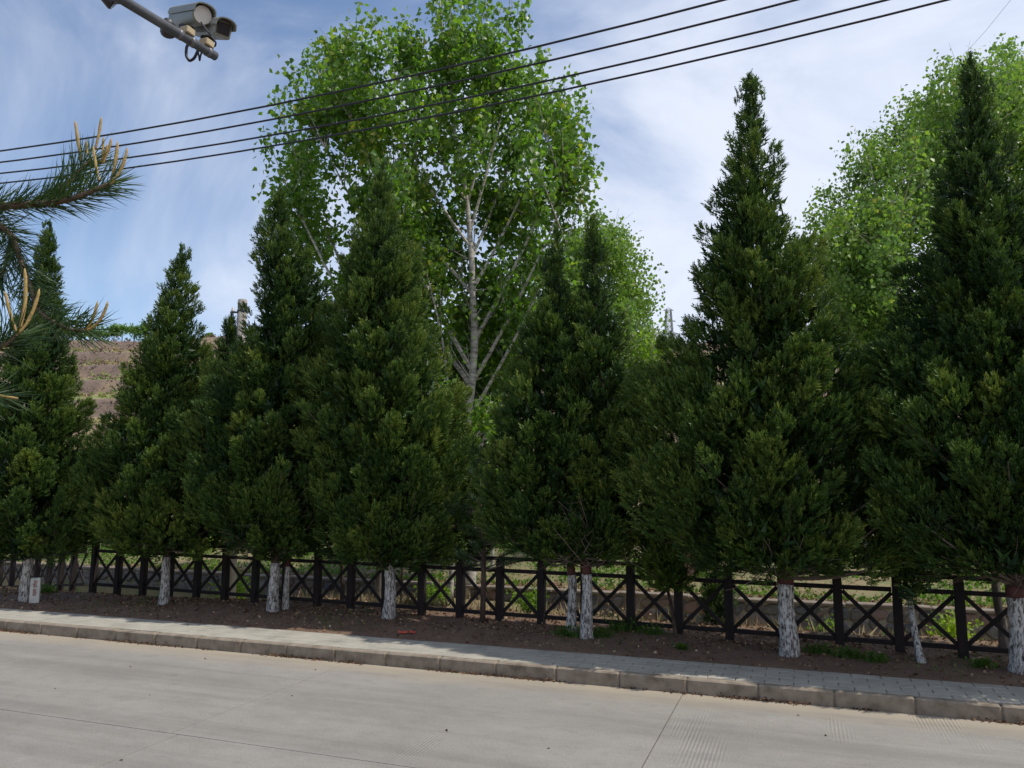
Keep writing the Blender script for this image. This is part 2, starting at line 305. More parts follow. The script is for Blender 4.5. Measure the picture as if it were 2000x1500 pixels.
COARSE = (np.array([q for i in range(5) for q in ((.12 * math.cos(i * 2.4 + 1.5), .12 * math.sin(i * 2.4 + 1.5), .12 * i), (.42 * math.cos(i * 2.4), .42 * math.sin(i * 2.4), .55 + .1 * i), (-.12 * math.cos(i * 2.4 + 1.5), -.12 * math.sin(i * 2.4 + 1.5), .12 * i))], float), np.arange(15).reshape(5, 3))
LEAF4 = (np.array([(0, .03, .06), (-.45, .10, .28), (0, -.05, 1.0), (.45, .10, .28), (0, -.03, .38)], float), np.array([(0, 4, 1), (1, 4, 2), (2, 4, 3), (3, 4, 0)]))
LEAF2 = (np.array([(0, 0, 0), (-.42, .10, .42), (0, -.02, 1.0), (.42, .10, .42)], float), np.array([(0, 2, 1), (0, 3, 2)]))
BLADE = (np.array([(-.04, 0, 0), (.04, 0, 0), (0.10, .12, 1.0)], float), np.array([(0, 1, 2)]))

# ---------------------------------------------------------------- setting: road, kerb, pavement
SOIL = 0.25; KTOP = 0.21
WALK_Y = 13.05
def flat(name, x0, x1, y0, y1, z, mat, dz=0.3, parent=None):
    mb = MB(); mb.box(((x0 + x1) / 2, (y0 + y1) / 2, z - dz / 2), (x1 - x0, y1 - y0, dz)); return mb.out(name, mat, parent)
road = struct(flat('road', -160, 90, 3.6, KERB_Y + 0.05, -0.03, M['grit'], 0.4))
JX = onz(333, 1432, 0); JY = float(JX[1]); J2 = float(onz(1300, 1415, 0)[0]); J1 = float(JX[0]); SL = J2 - J1
print('joint', JX, J2, SL, 'kerb', onz(6, 1231, 0), onz(1957, 1412, 0))
def slab(x0, x1, y0, y1):
    g = 0.007; mb = MB()
    mb.box(((x0 + x1) / 2, (y0 + y1) / 2, -0.1), (x1 - x0 - g * 2, y1 - y0 - g * 2, 0.2), None, 0.003)
    # the box chamfers its vertical edges and both rims
    return mb.out('concrete_slab', M['road'], road)
k0 = -14
for k in range(k0, 7):
    xa = J1 + SL * k; slab(xa, xa + SL, JY, KERB_Y - 0.004); slab(xa + 0.12, xa + SL + 0.12, 3.6, JY)
kerb = struct(flat('kerb', -60, 30, KERB_Y + 0.02, KERB_Y + 0.14, KTOP - 0.03, M['grit'], 0.3))
XK = float(onY(1957, 1379, KERB_Y)[0]); KL = 1.0
ks = MB(); ks.box((0, 0, 0), (KL - 0.016, 0.16, 0.36), None, 0.02); kme = None
for k in range(-52, 8):
    x = XK + KL * (k + 0.5)
    if kme is None:
        o = ks.out('kerb_stone', M['kerb'], kerb); kme = o.data
        kme.transform(__import__('mathutils').Matrix.Translation(kerb.location))
    else: o = link('kerb_stone', kme, kerb)
    o.location = (x, KERB_Y + 0.08 + rng.uniform(-.006, .006), KTOP - 0.18 + rng.uniform(-.006, .004)); o.rotation_euler = (rng.uniform(-.008, .008), rng.uniform(-.006, .006), rng.uniform(-.006, .006))
pave = struct(flat('pavement', -60, 30, KERB_Y + 0.166, WALK_Y + 0.03, KTOP - 0.045, M['sandbed'], 0.3))
PW, PD = 0.40, 0.20
pv = MB(); pv.box((0, 0, 0), (PW - 0.008, PD - 0.008, 0.06), None, 0.006)
spots = []
rows = int((WALK_Y - KERB_Y - 0.166) / PD) + 1
for r_ in range(rows):
    y = KERB_Y + 0.17 + PD * (r_ + 0.5)
    if y + PD / 2 > WALK_Y + 0.12: break
    for i in range(-100, 30):
        x = PW * (i + 0.5 * (r_ % 2)); p = np.array([x, y, 0]); spots.append((np.linalg.norm(p), x, y))
spots.sort()
vis = [s for s in spots if dep((s[1], s[2], 0)) > 5 and abs((np.array([s[1], s[2], 0]) @ rt) / dep((s[1], s[2], 0))) < 0.70]
near = vis[:300]; nearset = set(near); pme = None; rest = MB()
for s in spots:
    z = KTOP - 0.03 - 0.004 + rng.uniform(-.003, .003)
    if s in nearset:
        if pme is None: o = pv.out('paving_block', M['paver'], pave); pme = o.data
        else: o = link('paving_block', pme, pave)
        o.location = (s[1], s[2], z); o.rotation_euler = (rng.uniform(-.006, .006), rng.uniform(-.006, .006), rng.uniform(-.008, .008))
    else: rest.add(np.concatenate(pv.v) + np.array([s[1], s[2], z]), pv.f)
stuff(rest.out('paving_blocks_further_off', M['paver'], pave))
# near side: the raised verge the photographer stands on
mb = MB(); ys = [(-14, 1.42), (1.6, 1.42), (2.6, 1.15), (3.5, 0.18), (3.62, 0.14), (3.62, -0.3)]
v = [(x, y, z) for x in np.linspace(-60, 40, 26) for y, z in ys]; f = [(i * 6 + j, (i + 1) * 6 + j, (i + 1) * 6 + j + 1, i * 6 + j + 1) for i in range(25) for j in range(5)]
struct(part('roadside_verge', v, f, M['soil']))

# ---------------------------------------------------------------- ground behind the pavement, canal and hill: one sheet
WALLY = 22.4
def hnoise(x, y, s, seed=0):
    return (np.sin(x * s + seed) * np.cos(y * s * 1.13 + seed * 2) + 0.5 * np.sin(x * s * 2.3 + 1.7 + seed) * np.cos(y * s * 2.1 + 0.4) + 0.3 * np.sin(x * s * 4.7 + y * s * 3.9 + seed)) / 1.8
def bed(x): return -0.45 - 1.15 * smoothstep(-9, -1, x)
def ground(x, y):
    x = np.asarray(x, float); y = np.asarray(y, float)
    g = SOIL - 0.035 + 0.035 * hnoise(x, y, 1.9) * smoothstep(13.1, 13.6, y) - 0.03 * (1 - smoothstep(13.0, 13.25, y)) + 0.045 * smoothstep(13.1, 14.0, y)
    g = g + (bed(x) - SOIL) * smoothstep(16.2, 19.6, y)
    lf = smoothstep(-10.5, -19, x); g = g - 0.85 * lf * smoothstep(15.2, 17.5, y) * (y < WALLY)
    bank = -0.08 + 0.55 * smoothstep(22.6, 31, y) + 0.8 * smoothstep(31, 60, y) + 0.08 * hnoise(x, y, 0.8, 3)
    g = np.where(y > WALLY + 0.2, bank, g)
    D = x * hd[0] + y * hd[1]; S = x * rt[0] + y * rt[1]
    D = D + 7 * hnoise(S, D * 0.2, 0.035, 1)
    t = np.clip((D - 82) / 95.0, 0, 1) * 7.0; k = np.floor(t); fr = t - k
    hill = (k + smoothstep(0.60, 0.84, fr) * 0.5 + 0.5 * fr) / 7.0
    return g + 35.0 * hill + 0.25 * hnoise(x, y, 0.5, 5) * (hill > 0.01)
def grid(name, xs, ys, mat, zf=ground):
    X, Y = np.meshgrid(xs, ys, indexing='ij'); v = np.stack([X, Y, zf(X, Y)], -1).reshape(-1, 3); a, b = len(xs), len(ys)
    i = (np.arange(a - 1)[:, None] * b + np.arange(b - 1)[None]).reshape(-1); f = np.stack([i, i + b, i + b + 1, i + 1], 1)
    return part(name, v, f, mat, None, None, True)
ysn = np.concatenate([np.linspace(WALK_Y, 17, 40), np.linspace(17.15, WALLY, 24)])
struct(grid('ground', np.linspace(-55, 25, 330), ysn, M['soil']))
struct(grid('far_bank', np.concatenate([np.linspace(-260, -60, 30), np.linspace(-58, 30, 180), np.linspace(34, 160, 20)]), np.concatenate([np.linspace(WALLY + 0.3, 40, 60), np.linspace(42, 76, 16)]), M['soil']))
# hill in its own axes, across the line of sight
sS = np.linspace(-230, 200, 150); dD = np.concatenate([np.linspace(76, 180, 210), np.linspace(184, 420, 24)])
SS, DD = np.meshgrid(sS, dD, indexing='ij'); HX = SS * rt[0] + DD * hd[0]; HY = SS * rt[1] + DD * hd[1]
hv = np.stack([HX, HY, ground(HX, HY) - 0.02], -1).reshape(-1, 3); a_, b_ = SS.shape
i_ = (np.arange(a_ - 1)[:, None] * b_ + np.arange(b_ - 1)[None]).reshape(-1)
hd_ = DD + 7 * hnoise(SS, DD * 0.2, 0.035, 1); ht = np.clip((hd_ - 82) / 95.0, 0, 1) * 7; hfr = ht - np.floor(ht)
htint = np.where(hfr > .60, .27 + .16 * hnoise(SS, DD, .3, 3), .66 + .28 * smoothstep(-.3, .4, hnoise(SS, DD, .11, 6)) + .08 * hnoise(SS, DD, .5, 8))
struct(part('hillside', hv, np.stack([i_, i_ + b_, i_ + b_ + 1, i_ + 1], 1), M['hill'], None, htint.ravel(), True))

# ---------------------------------------------------------------- canal wall of rubble stone
wall = thing('stone_wall', 'rubble stone retaining wall of the canal behind the fence', 'wall', (-8, WALLY, -0.9))
mb = MB(); mb.box((-12, WALLY + 0.16, -1.2), (66, 0.32, 2.2)); mb.out('mortar_core', M['mortar'], wall)
mb = MB()
for x in np.arange(-45, 21, 2.0): mb.box((x + 1, WALLY + 0.07 + rng.uniform(-.02, .02), -0.07 + rng.uniform(-.015, .015)), (1.985, 0.34, 0.09), None, 0.02)
mb.out('coping', M['cap'], wall)
def stones(x0, x1, single):
    nr = 5; zt, zb = -0.13, -1.75; cw = 0.42; nc = int((x1 - x0) / cw); acc = MB()
    G = np.zeros((nc + 1, nr + 1, 2))
    for i in range(nc + 1):
        for j in range(nr + 1):
            G[i, j] = (x0 + (i + 0.5 * (j % 2) * 0.8) * cw + rng.uniform(-.12, .12), zb + (zt - zb) * j / nr + (rng.uniform(-.09, .09) if 0 < j < nr else 0))
    for i in range(nc):
        for j in range(nr):
            q = np.array([G[i, j], G[i + 1, j], G[i + 1, j + 1], G[i, j + 1]]); c = q.mean(0)
            pts = []
            for a in range(4):            # eight-cornered outline, cut corners
                p, n_, pr = q[a], q[(a + 1) % 4], q[a - 1]
                pts += [p + (pr - p) * rng.uniform(.14, .32), p + (n_ - p) * rng.uniform(.14, .32)]
            pts = np.array(pts); pts = c + (pts - c) * 0.95; inn = c + (pts - c) * 0.70; d = rng.uniform(.03, .09)
            v = [(p[0], WALLY + 0.01, p[1]) for p in pts] + [(p[0], WALLY - d * 0.6, p[1]) for p in c + (pts - c) * 0.93] + [(p[0] + rng.uniform(-.01, .01), WALLY - d - rng.uniform(0, .02), p[1]) for p in inn]
            f = [tuple(range(16, 24))] + [(k * 8 + m_, k * 8 + (m_ + 1) % 8, k * 8 + 8 + (m_ + 1) % 8, k * 8 + 8 + m_) for k in range(2) for m_ in range(8)]
            if single: part('rubble_stone', v, f, M['stone%d' % rng.choice([0, 0, 1, 1, 2, 3])], wall)
            else: acc.add(v, f)
    if not single: stuff(acc.out('rubble_stones_further_off', M['stone0'], wall))
stones(-17.5, 7.5, True); stones(-40, -17.6, False)

# ---------------------------------------------------------------- fence
PX = [165, 207, 255, 312, 372, 428, 490, 555, 621, 691, 760, 832, 909, 988, 1071, 1158, 1248, 1342, 1441, 1546, 1654, 1771, 1894, 2026, 2165]
PYb = np.interp(PX, [165, 255, 372, 490, 621, 691, 832, 909, 988, 1071, 1248, 1342, 1441, 1654, 1771, 1894, 2165], [1160, 1163, 1168, 1174, 1180, 1185, 1194, 1199, 1204, 1213, 1232, 1240, 1249, 1266, 1279, 1292, 1322])
raw = np.array([onz(x, y, SOIL) for x, y in zip(PX, PYb)]); n_ = np.arange(len(PX))
fx = np.polyfit(n_, raw[:, 0], 1); fy = np.polyfit(n_, raw[:, 1], 1)
FP = np.stack([np.polyval(fx, n_), np.polyval(fy, n_), np.full(len(n_), SOIL)], 1)
top_h = np.mean([C0[2] + ray(x, y)[2] * (dep(FP[i]) / (ray(x, y) @ hd)) - SOIL for i, x, y in ((0, 165, 1057), (20, 1640, 1114), (22, 1880, 1129))])
print('fence', FP[0], FP[22], 'spacing', fx[0], fy[0], 'h', top_h)
FH = float(top_h)
def fence(name, label, P, first_post=True):
    th = thing(name, label, 'fence', P[len(P) // 2]); pm = None
    for i, p in enumerate(P):
        if i > 0 or first_post:
            if pm is None:
                mb = MB(); mb.box((0, 0, FH / 2 - 0.14), (0.148, 0.148, FH + 0.18), None, 0.012); o = mb.out('post', M['wood']); o.parent = th; pm = o.data
            else: o = link('post', pm, th)
            o.location = tuple(np.asarray(p) - np.array(th.location)); o.rotation_euler = (rng.uniform(-.012, .012), rng.uniform(-.012, .012), math.atan2(P[-1][1] - P[0][1], P[-1][0] - P[0][0]))
    for i in range(len(P) - 1):
        a, b = np.asarray(P[i], float), np.asarray(P[i + 1], float); d = (b - a) / np.linalg.norm(b - a); e = d * 0.075; Z = lambda h: np.array([0, 0, h]); nrm = np.cross(d, up)
        MB().beam(a + Z(FH - 0.012), b + Z(FH - 0.012) - d * 0.003, 0.12, 0.068, 0.008).out('top_rail', M['wood'], th)
        MB().beam(a + e + Z(FH * 0.80), b - e + Z(FH * 0.80), 0.06, 0.075, 0.006).out('middle_rail', M['wood'], th)
        MB().beam(a + e + Z(FH * 0.115), b - e + Z(FH * 0.115), 0.06, 0.078, 0.006).out('bottom_rail', M['wood'], th)
        MB().beam(a + e + Z(FH * 0.755) + nrm * 0.014, b - e + Z(FH * 0.15) + nrm * 0.014, 0.027, 0.068).out('brace', M['wood'], th)
        MB().beam(a + e + Z(FH * 0.15) - nrm * 0.014, b - e + Z(FH * 0.755) - nrm * 0.014, 0.027, 0.068).out('brace', M['wood'], th)
    return th
fence('crossbar_fence', 'long dark brown fence with crossed braces behind the tree row', FP)
E0 = FP[0]; E1 = ondep(4, 1081, 27.0); E1[2] -= FH
DP = []
for k in range(9):
    px = 165 - 24.0 * k; lo, hi = 0.0, 3.0
    for _ in range(40):
        mid = (lo + hi) / 2; q = E0 + (E1 - E0) * mid; d = q - C0; x = 1000 + F * (d @ rt) / (d @ FW)
        if x > px: lo = mid
        else: hi = mid
    DP.append(E0 + (E1 - E0) * lo)
fence('crossbar_fence', 'short fence run with crossed braces sloping down from the corner post at left', DP, False)

# ---------------------------------------------------------------- cypress trees
def rows_fn(rows, topx, topy, D):
    """crown outline in pixels at depth D -> arrays of height, axis point, radius"""
    ry = [topy] + [r[0] for r in rows]; cx = [topx] + [(r[1] + r[2]) / 2 for r in rows]; hw = [2] + [(r[2] - r[1]) / 2 for r in rows]; mx = max(hw)
    if len(hw) > 5: hw = [w * (1 + .27 * smoothstep(.35, .8, (y - topy) / (ry[-1] - topy))) for w, y in zip(hw, ry)]; hw[-1] = max(hw[-1], .90 * mx)
    P = [ondep(x, y, D) for x, y in zip(cx, ry)]; rad = [w / F * D * 1.0 for w in hw]
    z = np.array([p[2] for p in P]); o = np.argsort(z); return z[o], np.array(P)[o], np.array(rad)[o]
def limb_tubes(mb, A, B, r0, n=5, bend=0.25):
    A = np.asarray(A, float); B = np.asarray(B, float); Mid = (A + B) / 2 + np.array([0, 0, -bend * np.linalg.norm(B - A) * 0.5]) + rng.normal(0, .05, 3)
    t = np.linspace(0, 1, 6)[:, None]; P = A * (1 - t) ** 2 + 2 * Mid * t * (1 - t) + B * t ** 2
    mb.tube(P, np.linspace(r0, r0 * 0.25, 6), n, False)
def trunk_parts(th, pts, rad, wash, band=True, washmat='whitewash', barkmat='bark'):
    pts = np.asarray(pts, float); z0 = pts[0][2]; zs = pts[:, 2]; rad = np.asarray(rad, float)
    def sec(za, zb, n, grow, name, mat, ns=12, rough=0.16):
        z = np.linspace(za, zb, n); P = np.stack([np.interp(z, zs, pts[:, 0]), np.interp(z, zs, pts[:, 1]), z], 1)
        P[:, :2] += 0.012 * np.stack([np.sin(z * 5.1 + th.location[0]), np.cos(z * 4.3 + th.location[1])], 1)
        rr = np.interp(z, zs, rad) + grow; return MB().tube(P, rr, ns, True, rough).out(name, mat, th, True)
    sec(z0 + wash - 0.05 if wash else z0 - 0.12, zs[-1], max(12, int((zs[-1] - z0) / 0.22)), 0, 'trunk', M[barkmat])
    if wash:
        sec(z0 - 0.1, z0 + wash, 16, 0.010, 'whitewash', M[washmat], 14, 0.18)
        if band: sec(z0 + wash - 0.004, z0 + wash + 0.17, 4, 0.011, 'red_band', M['redband'], 14, 0.14)
def cypress(label, bx, by, topx, topy, rows, tr, wash=1.05, band=True, lean_px=None, dens=1.0, base_tint=0.33, group='cypress trees along the pavement', lobe=1.0, Dadd=0.0, deadtwigs=26, zb=None, trim=0.42):
    z0 = SOIL if zb is None else zb
    b = onz(bx, by, z0); D = dep(b) + Dadd
    z, axis, rad = rows_fn(rows, topx, topy, D); tr = tr * 0.62
    th = thing('cypress_tree', label, 'tree', b, group)
    z = z.copy(); z[0] -= 0.24; axis[0][2] -= 0.24; ztop = z[-1]; zlow = z[0]
    ax = lambda h: np.array([np.interp(h, z, axis[:, 0]), np.interp(h, z, axis[:, 1]), h])
    # the trunk runs from the foot into the crown axis
    hs = np.linspace(z0, ztop - 0.4, 16); tp = []
    for h in hs:
        w = smoothstep(z0 + 0.9, z0 + 4.0, h); q = ax(max(h, zlow)); foot = np.array([b[0], b[1], h])
        if lean_px is not None: foot[:2] = np.interp(h, [z0, z0 + 1.6], [0, 1]) * (np.array(lean_px[:2]) - b[:2]) + b[:2]
        tp.append([foot[0] * (1 - w) + q[0] * w, foot[1] * (1 - w) + q[1] * w, h])
    trr = tr * (1 - 0.93 * (hs - z0) / (ztop - z0)); trr[0] *= 1.25
    trunk_parts(th, tp, trr, wash, band)
    # clumps: flame-shaped sprays along rising branches
    Hc = ztop - zlow; zz = np.linspace(zlow, ztop, 60); rr = np.interp(zz, z, rad); area = np.sum(2 * math.pi * rr) * Hc / 60
    cdf = np.cumsum(rr + 0.05); cdf /= cdf[-1]
    nl = int(area * 5.0 * dens / lobe); P, Dr, S, T = [], [], [], []
    cd = C0 - b; cd[2] = 0; cd /= np.linalg.norm(cd); limbs = MB()
    for i in range(nl):
        h = np.interp((i + rng.random()) / nl, cdf, zz); th_ = i * 2.39996 + rng.uniform(-.5, .5); o = np.array([math.cos(th_), math.sin(th_), 0]); Rr = np.interp(h, z, rad); Rr = Rr * (1 - trim * max(0.0, -o[1]) ** 1.5 * smoothstep(0.7, 1.9, Rr))
        inner = rng.random() < 0.30
        sz = np.clip(0.34 + 0.22 * Rr, 0.28, 0.80) * rng.choice([.6, .8, 1.0, 1.35]) * rng.uniform(.85, 1.15)
        wig = (.74 + .42 * rng.random() ** .8) * (0.62 if inner else 1.0)
        c = ax(h); tipr = max(Rr * wig - .13, 0.02)
        upn = 0.80 + 0.45 * smoothstep(0.4, 1.0, (h - zlow) / Hc); lowf = smoothstep(zlow + 0.9, zlow, h)
        axd = o * (0.62 + 0.25 * lowf) + up * (upn - 0.30 * lowf); axd /= np.linalg.norm(axd)
        tip = c + o * tipr + up * sz * 0.35; st = tip - axd * sz
        facing = o @ cd; n = int(88 * (sz / 0.6) ** 1.8 * (1.0 if facing > -0.25 else 0.36) * (0.55 if inner else 1.0)); n = max(n, 8)
        s = rng.random(n) ** 0.8; phi = rng.random(n) * 2 * math.pi; A, B, _ = basis(np.array([axd])); rad_d = np.cos(phi)[:, None] * A + np.sin(phi)[:, None] * B
        prof = sz * 0.36 * np.sin(math.pi * np.clip(s * 0.80 + 0.16, 0, 1)) ** 0.8; u = rng.random(n) ** 0.4
        p = st + axd * (s * sz)[:, None] + rad_d * (prof * u)[:, None]
        d = axd + rad_d * (0.75 * (1 - 0.6 * s))[:, None] + up * 0.15 + rng.normal(0, .16, (n, 3))
        tl = base_tint - .03 + rng.normal(0, .085) - (.14 if inner else 0)  # inner clumps darkened: shade inside the crown painted into the tint
        P.append(p); Dr.append(d); S.append(rng.uniform(.115, .215, n) * (1.35 if inner else 1.0) * (1.0 if facing > -0.25 else 1.5)); T.append(tl + rng.normal(0, .08, n) + 0.16 * s + (rng.random(n) < .14) * .20)  # tint rises towards plume ends: yellow growth and lit tops put into colour
        if i % 5 == 0 and h < zlow + 0.75 * Hc: limb_tubes(limbs, ax(max(h - 0.55 * tipr - 0.2, z0 + 1.25)) * [1, 1, 1], st + axd * 0.2, max(0.012, 0.018 * tipr), 4, 0.15)
    # inner foliage that closes the crown, its tint lowered to paint in shade
    n = int(area * 34); hh = np.interp(rng.random(n), cdf, zz); ph = rng.random(n) * 2 * math.pi; ri = np.interp(hh, z, rad) * rng.uniform(.1, .68, n); ca = np.stack([np.interp(hh, z, axis[:, j]) for j in range(2)] + [hh], 1)
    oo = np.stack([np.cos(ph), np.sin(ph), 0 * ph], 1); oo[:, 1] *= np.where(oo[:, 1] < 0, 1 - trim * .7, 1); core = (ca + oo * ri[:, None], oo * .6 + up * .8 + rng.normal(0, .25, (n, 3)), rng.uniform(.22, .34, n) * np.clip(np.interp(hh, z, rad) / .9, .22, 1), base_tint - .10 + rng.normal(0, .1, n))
    # leader
    n = int(110 * dens); s = rng.random(n); P.append(np.array([ax(ztop - 0.8)] * n) + up * (s * 0.8)[:, None] + rng.normal(0, .09, (n, 3)) * (1 - s)[:, None] * [1, 1, .4]); Dr.append(up + rng.normal(0, .30, (n, 3))); S.append(rng.uniform(.10, .20, n) * (1.2 - .5 * s)); T.append(np.full(n, base_tint))
    P, Dr, S, T = np.concatenate(P), np.concatenate(Dr), np.concatenate(S), np.concatenate(T)
    vs, fs, ts, k0 = [], [], [], 0; which = rng.integers(0, 4, len(P))
    for w in range(4):
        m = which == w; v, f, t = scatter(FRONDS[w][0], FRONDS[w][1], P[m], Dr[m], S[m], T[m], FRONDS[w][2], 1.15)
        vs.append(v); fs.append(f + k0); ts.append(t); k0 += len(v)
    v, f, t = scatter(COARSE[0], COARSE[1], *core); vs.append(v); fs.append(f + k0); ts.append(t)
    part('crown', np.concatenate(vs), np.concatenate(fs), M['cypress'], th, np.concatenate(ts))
    for i in range(deadtwigs):
        th_ = rng.uniform(0, 2 * math.pi); h0 = z0 + 1.25 + rng.random() ** 1.5 * 1.2; o = np.array([math.cos(th_), math.sin(th_), 0]); l = rng.uniform(.5, 1.3)
        q = ax(max(h0, zlow)); q[2] = h0; w = smoothstep(z0 + 0.9, z0 + 4.0, h0); q[:2] = b[:2] * (1 - w) + q[:2] * w
        limb_tubes(limbs, q, q + o * l + up * rng.uniform(.1, .7) * l, 0.016, 4, rng.uniform(-.3, .4))
        e = q + o * l * 0.6 + up * 0.2 * l
        for _ in range(2): limb_tubes(limbs, e, e + (o + rng.normal(0, .6, 3)) * 0.4, 0.007, 3, 0.2)
    if limbs.n: stuff(limbs.out('limb', M['twig'], th))
    tris['cypress'] = tris.get('cypress', 0) + len(P) * 11 + len(core[0]) * 5
    return th
tris = {}
G0 = 'cypress trees along the pavement'
cypress('dark cypress at the left edge with whitewashed trunk beside the marker stone', 48, 1175, 92, 435, [(500, 70, 118), (600, 38, 128), (700, 5, 138), (800, -45, 150), (900, -75, 158), (1000, -80, 165), (1060, -40, 150)], 0.17, 1.05, False, base_tint=0.27)
cypress('cypress with the single pointed top left of the utility pole', 320, 1180, 355, 482, [(520, 338, 375), (570, 300, 385), (640, 288, 398), (700, 262, 412), (800, 218, 436), (900, 172, 455), (1000, 170, 448), (1055, 215, 415)], 0.15, 1.1, False, base_tint=0.36)
cypress('tall cypress in front of the utility pole, left of the twin thin trunk', 533, 1193, 545, 365, [(410, 522, 568), (460, 492, 592), (550, 488, 632), (620, 474, 652), (720, 425, 680), (820, 372, 690), (920, 362, 682), (1000, 385, 670), (1050, 440, 640)], 0.165, 1.05, False, base_tint=0.30)
cypress('slim cypress with thin leaning trunk close beside its thicker neighbour', 558, 1190, 612, 560, [(650, 582, 655), (780, 562, 680), (920, 545, 668), (1020, 560, 640)], 0.095, 0.95, True, base_tint=0.40, deadtwigs=12)
cypress('broad cypress in front of the tall poplar crown, left of the pine sapling', 760, 1208, 745, 322, [(380, 716, 776), (450, 692, 800), (520, 662, 824), (600, 640, 835), (700, 602, 862), (800, 590, 886), (900, 598, 888), (1000, 622, 884), (1070, 680, 850)], 0.175, 1.15, True, base_tint=0.36)
cypress('left one of the twin cypresses right of the white poplar trunk', 1118, 1240, 1085, 452, [(520, 1064, 1110), (600, 1030, 1130), (700, 985, 1160), (800, 960, 1180), (900, 945, 1182), (1000, 952, 1180), (1060, 1005, 1165)], 0.13, 1.1, True, base_tint=0.30)
cypress('right one of the twin cypresses, a little taller than its twin', 1147, 1246, 1158, 424, [(500, 1132, 1186), (600, 1112, 1214), (700, 1100, 1240), (800, 1090, 1266), (900, 1082, 1268), (1000, 1095, 1255), (1060, 1115, 1215)], 0.155, 1.15, True, base_tint=0.32)
cypress('tallest free-standing cypress with pointed top and thick whitewashed trunk', 1541, 1280, 1467, 147, [(200, 1449, 1489), (260, 1422, 1505), (330, 1404, 1534), (400, 1380, 1546), (480, 1346, 1576), (560, 1338, 1612), (640, 1356, 1640), (700, 1322, 1672), (800, 1268, 1696), (900, 1262, 1710), (1000, 1296, 1700), (1075, 1400, 1650)], 0.205, 1.15, True, base_tint=0.36, deadtwigs=50)
cypress('tall dark cypress cut by the right edge of the photo', 1996, 1314, 1900, 108, [(180, 1872, 1930), (280, 1846, 1960), (400, 1816, 2012), (500, 1796, 2062), (600, 1772, 2122), (700, 1742, 2182), (800, 1716, 2222), (900, 1702, 2242), (1000, 1725, 2232), (1080, 1840, 2160)], 0.20, 1.1, True, base_tint=0.25, deadtwigs=50)
cypress('small dark cypress on a thin crooked whitewashed trunk near the right edge', 1800, 1295, 1775, 860, [(950, 1735, 1815), (1030, 1705, 1850), (1100, 1720, 1840), (1140, 1750, 1810)], 0.075, 1.0, False, lean_px=onz(1770, 1275, SOIL), base_tint=0.2, deadtwigs=16)
cypress('small arborvitae with crooked brown stems between the twin and the tallest cypress', 1322, 1245, 1318, 925, [(970, 1255, 1385), (1030, 1212, 1402), (1090, 1215, 1392), (1125, 1255, 1360)], 0.06, 0, False, lean_px=onz(1290, 1225, SOIL), base_tint=0.42, deadtwigs=12)
cypress('dark cypress filling the gap behind the pine sapling', 905, 1188, 905, 815, [(880, 870, 945), (960, 848, 985), (1030, 842, 992), (1080, 860, 975)], 0.07, 0, False, base_tint=0.26, group='cypress trees behind the fence', deadtwigs=6, zb=0.15)
cypress('small spiky cypress tip left of the utility pole', 452, 1150, 447, 615, [(650, 428, 470), (700, 410, 492), (800, 390, 515), (950, 390, 520), (1020, 420, 490)], 0.07, 0, False, base_tint=0.2, Dadd=0, group='cypress trees behind the fence', deadtwigs=0, zb=0.1)
cypress('dark bushy cypress shrub growing just behind the fence', 1400, 1232, 1400, 1095, [(1130, 1370, 1430), (1165, 1352, 1446), (1200, 1362, 1436), (1215, 1375, 1425)], 0.04, 0, False, base_tint=0.25, group='cypress trees behind the fence', deadtwigs=6, Dadd=0, zb=0.1)
print('cypress tris', tris)

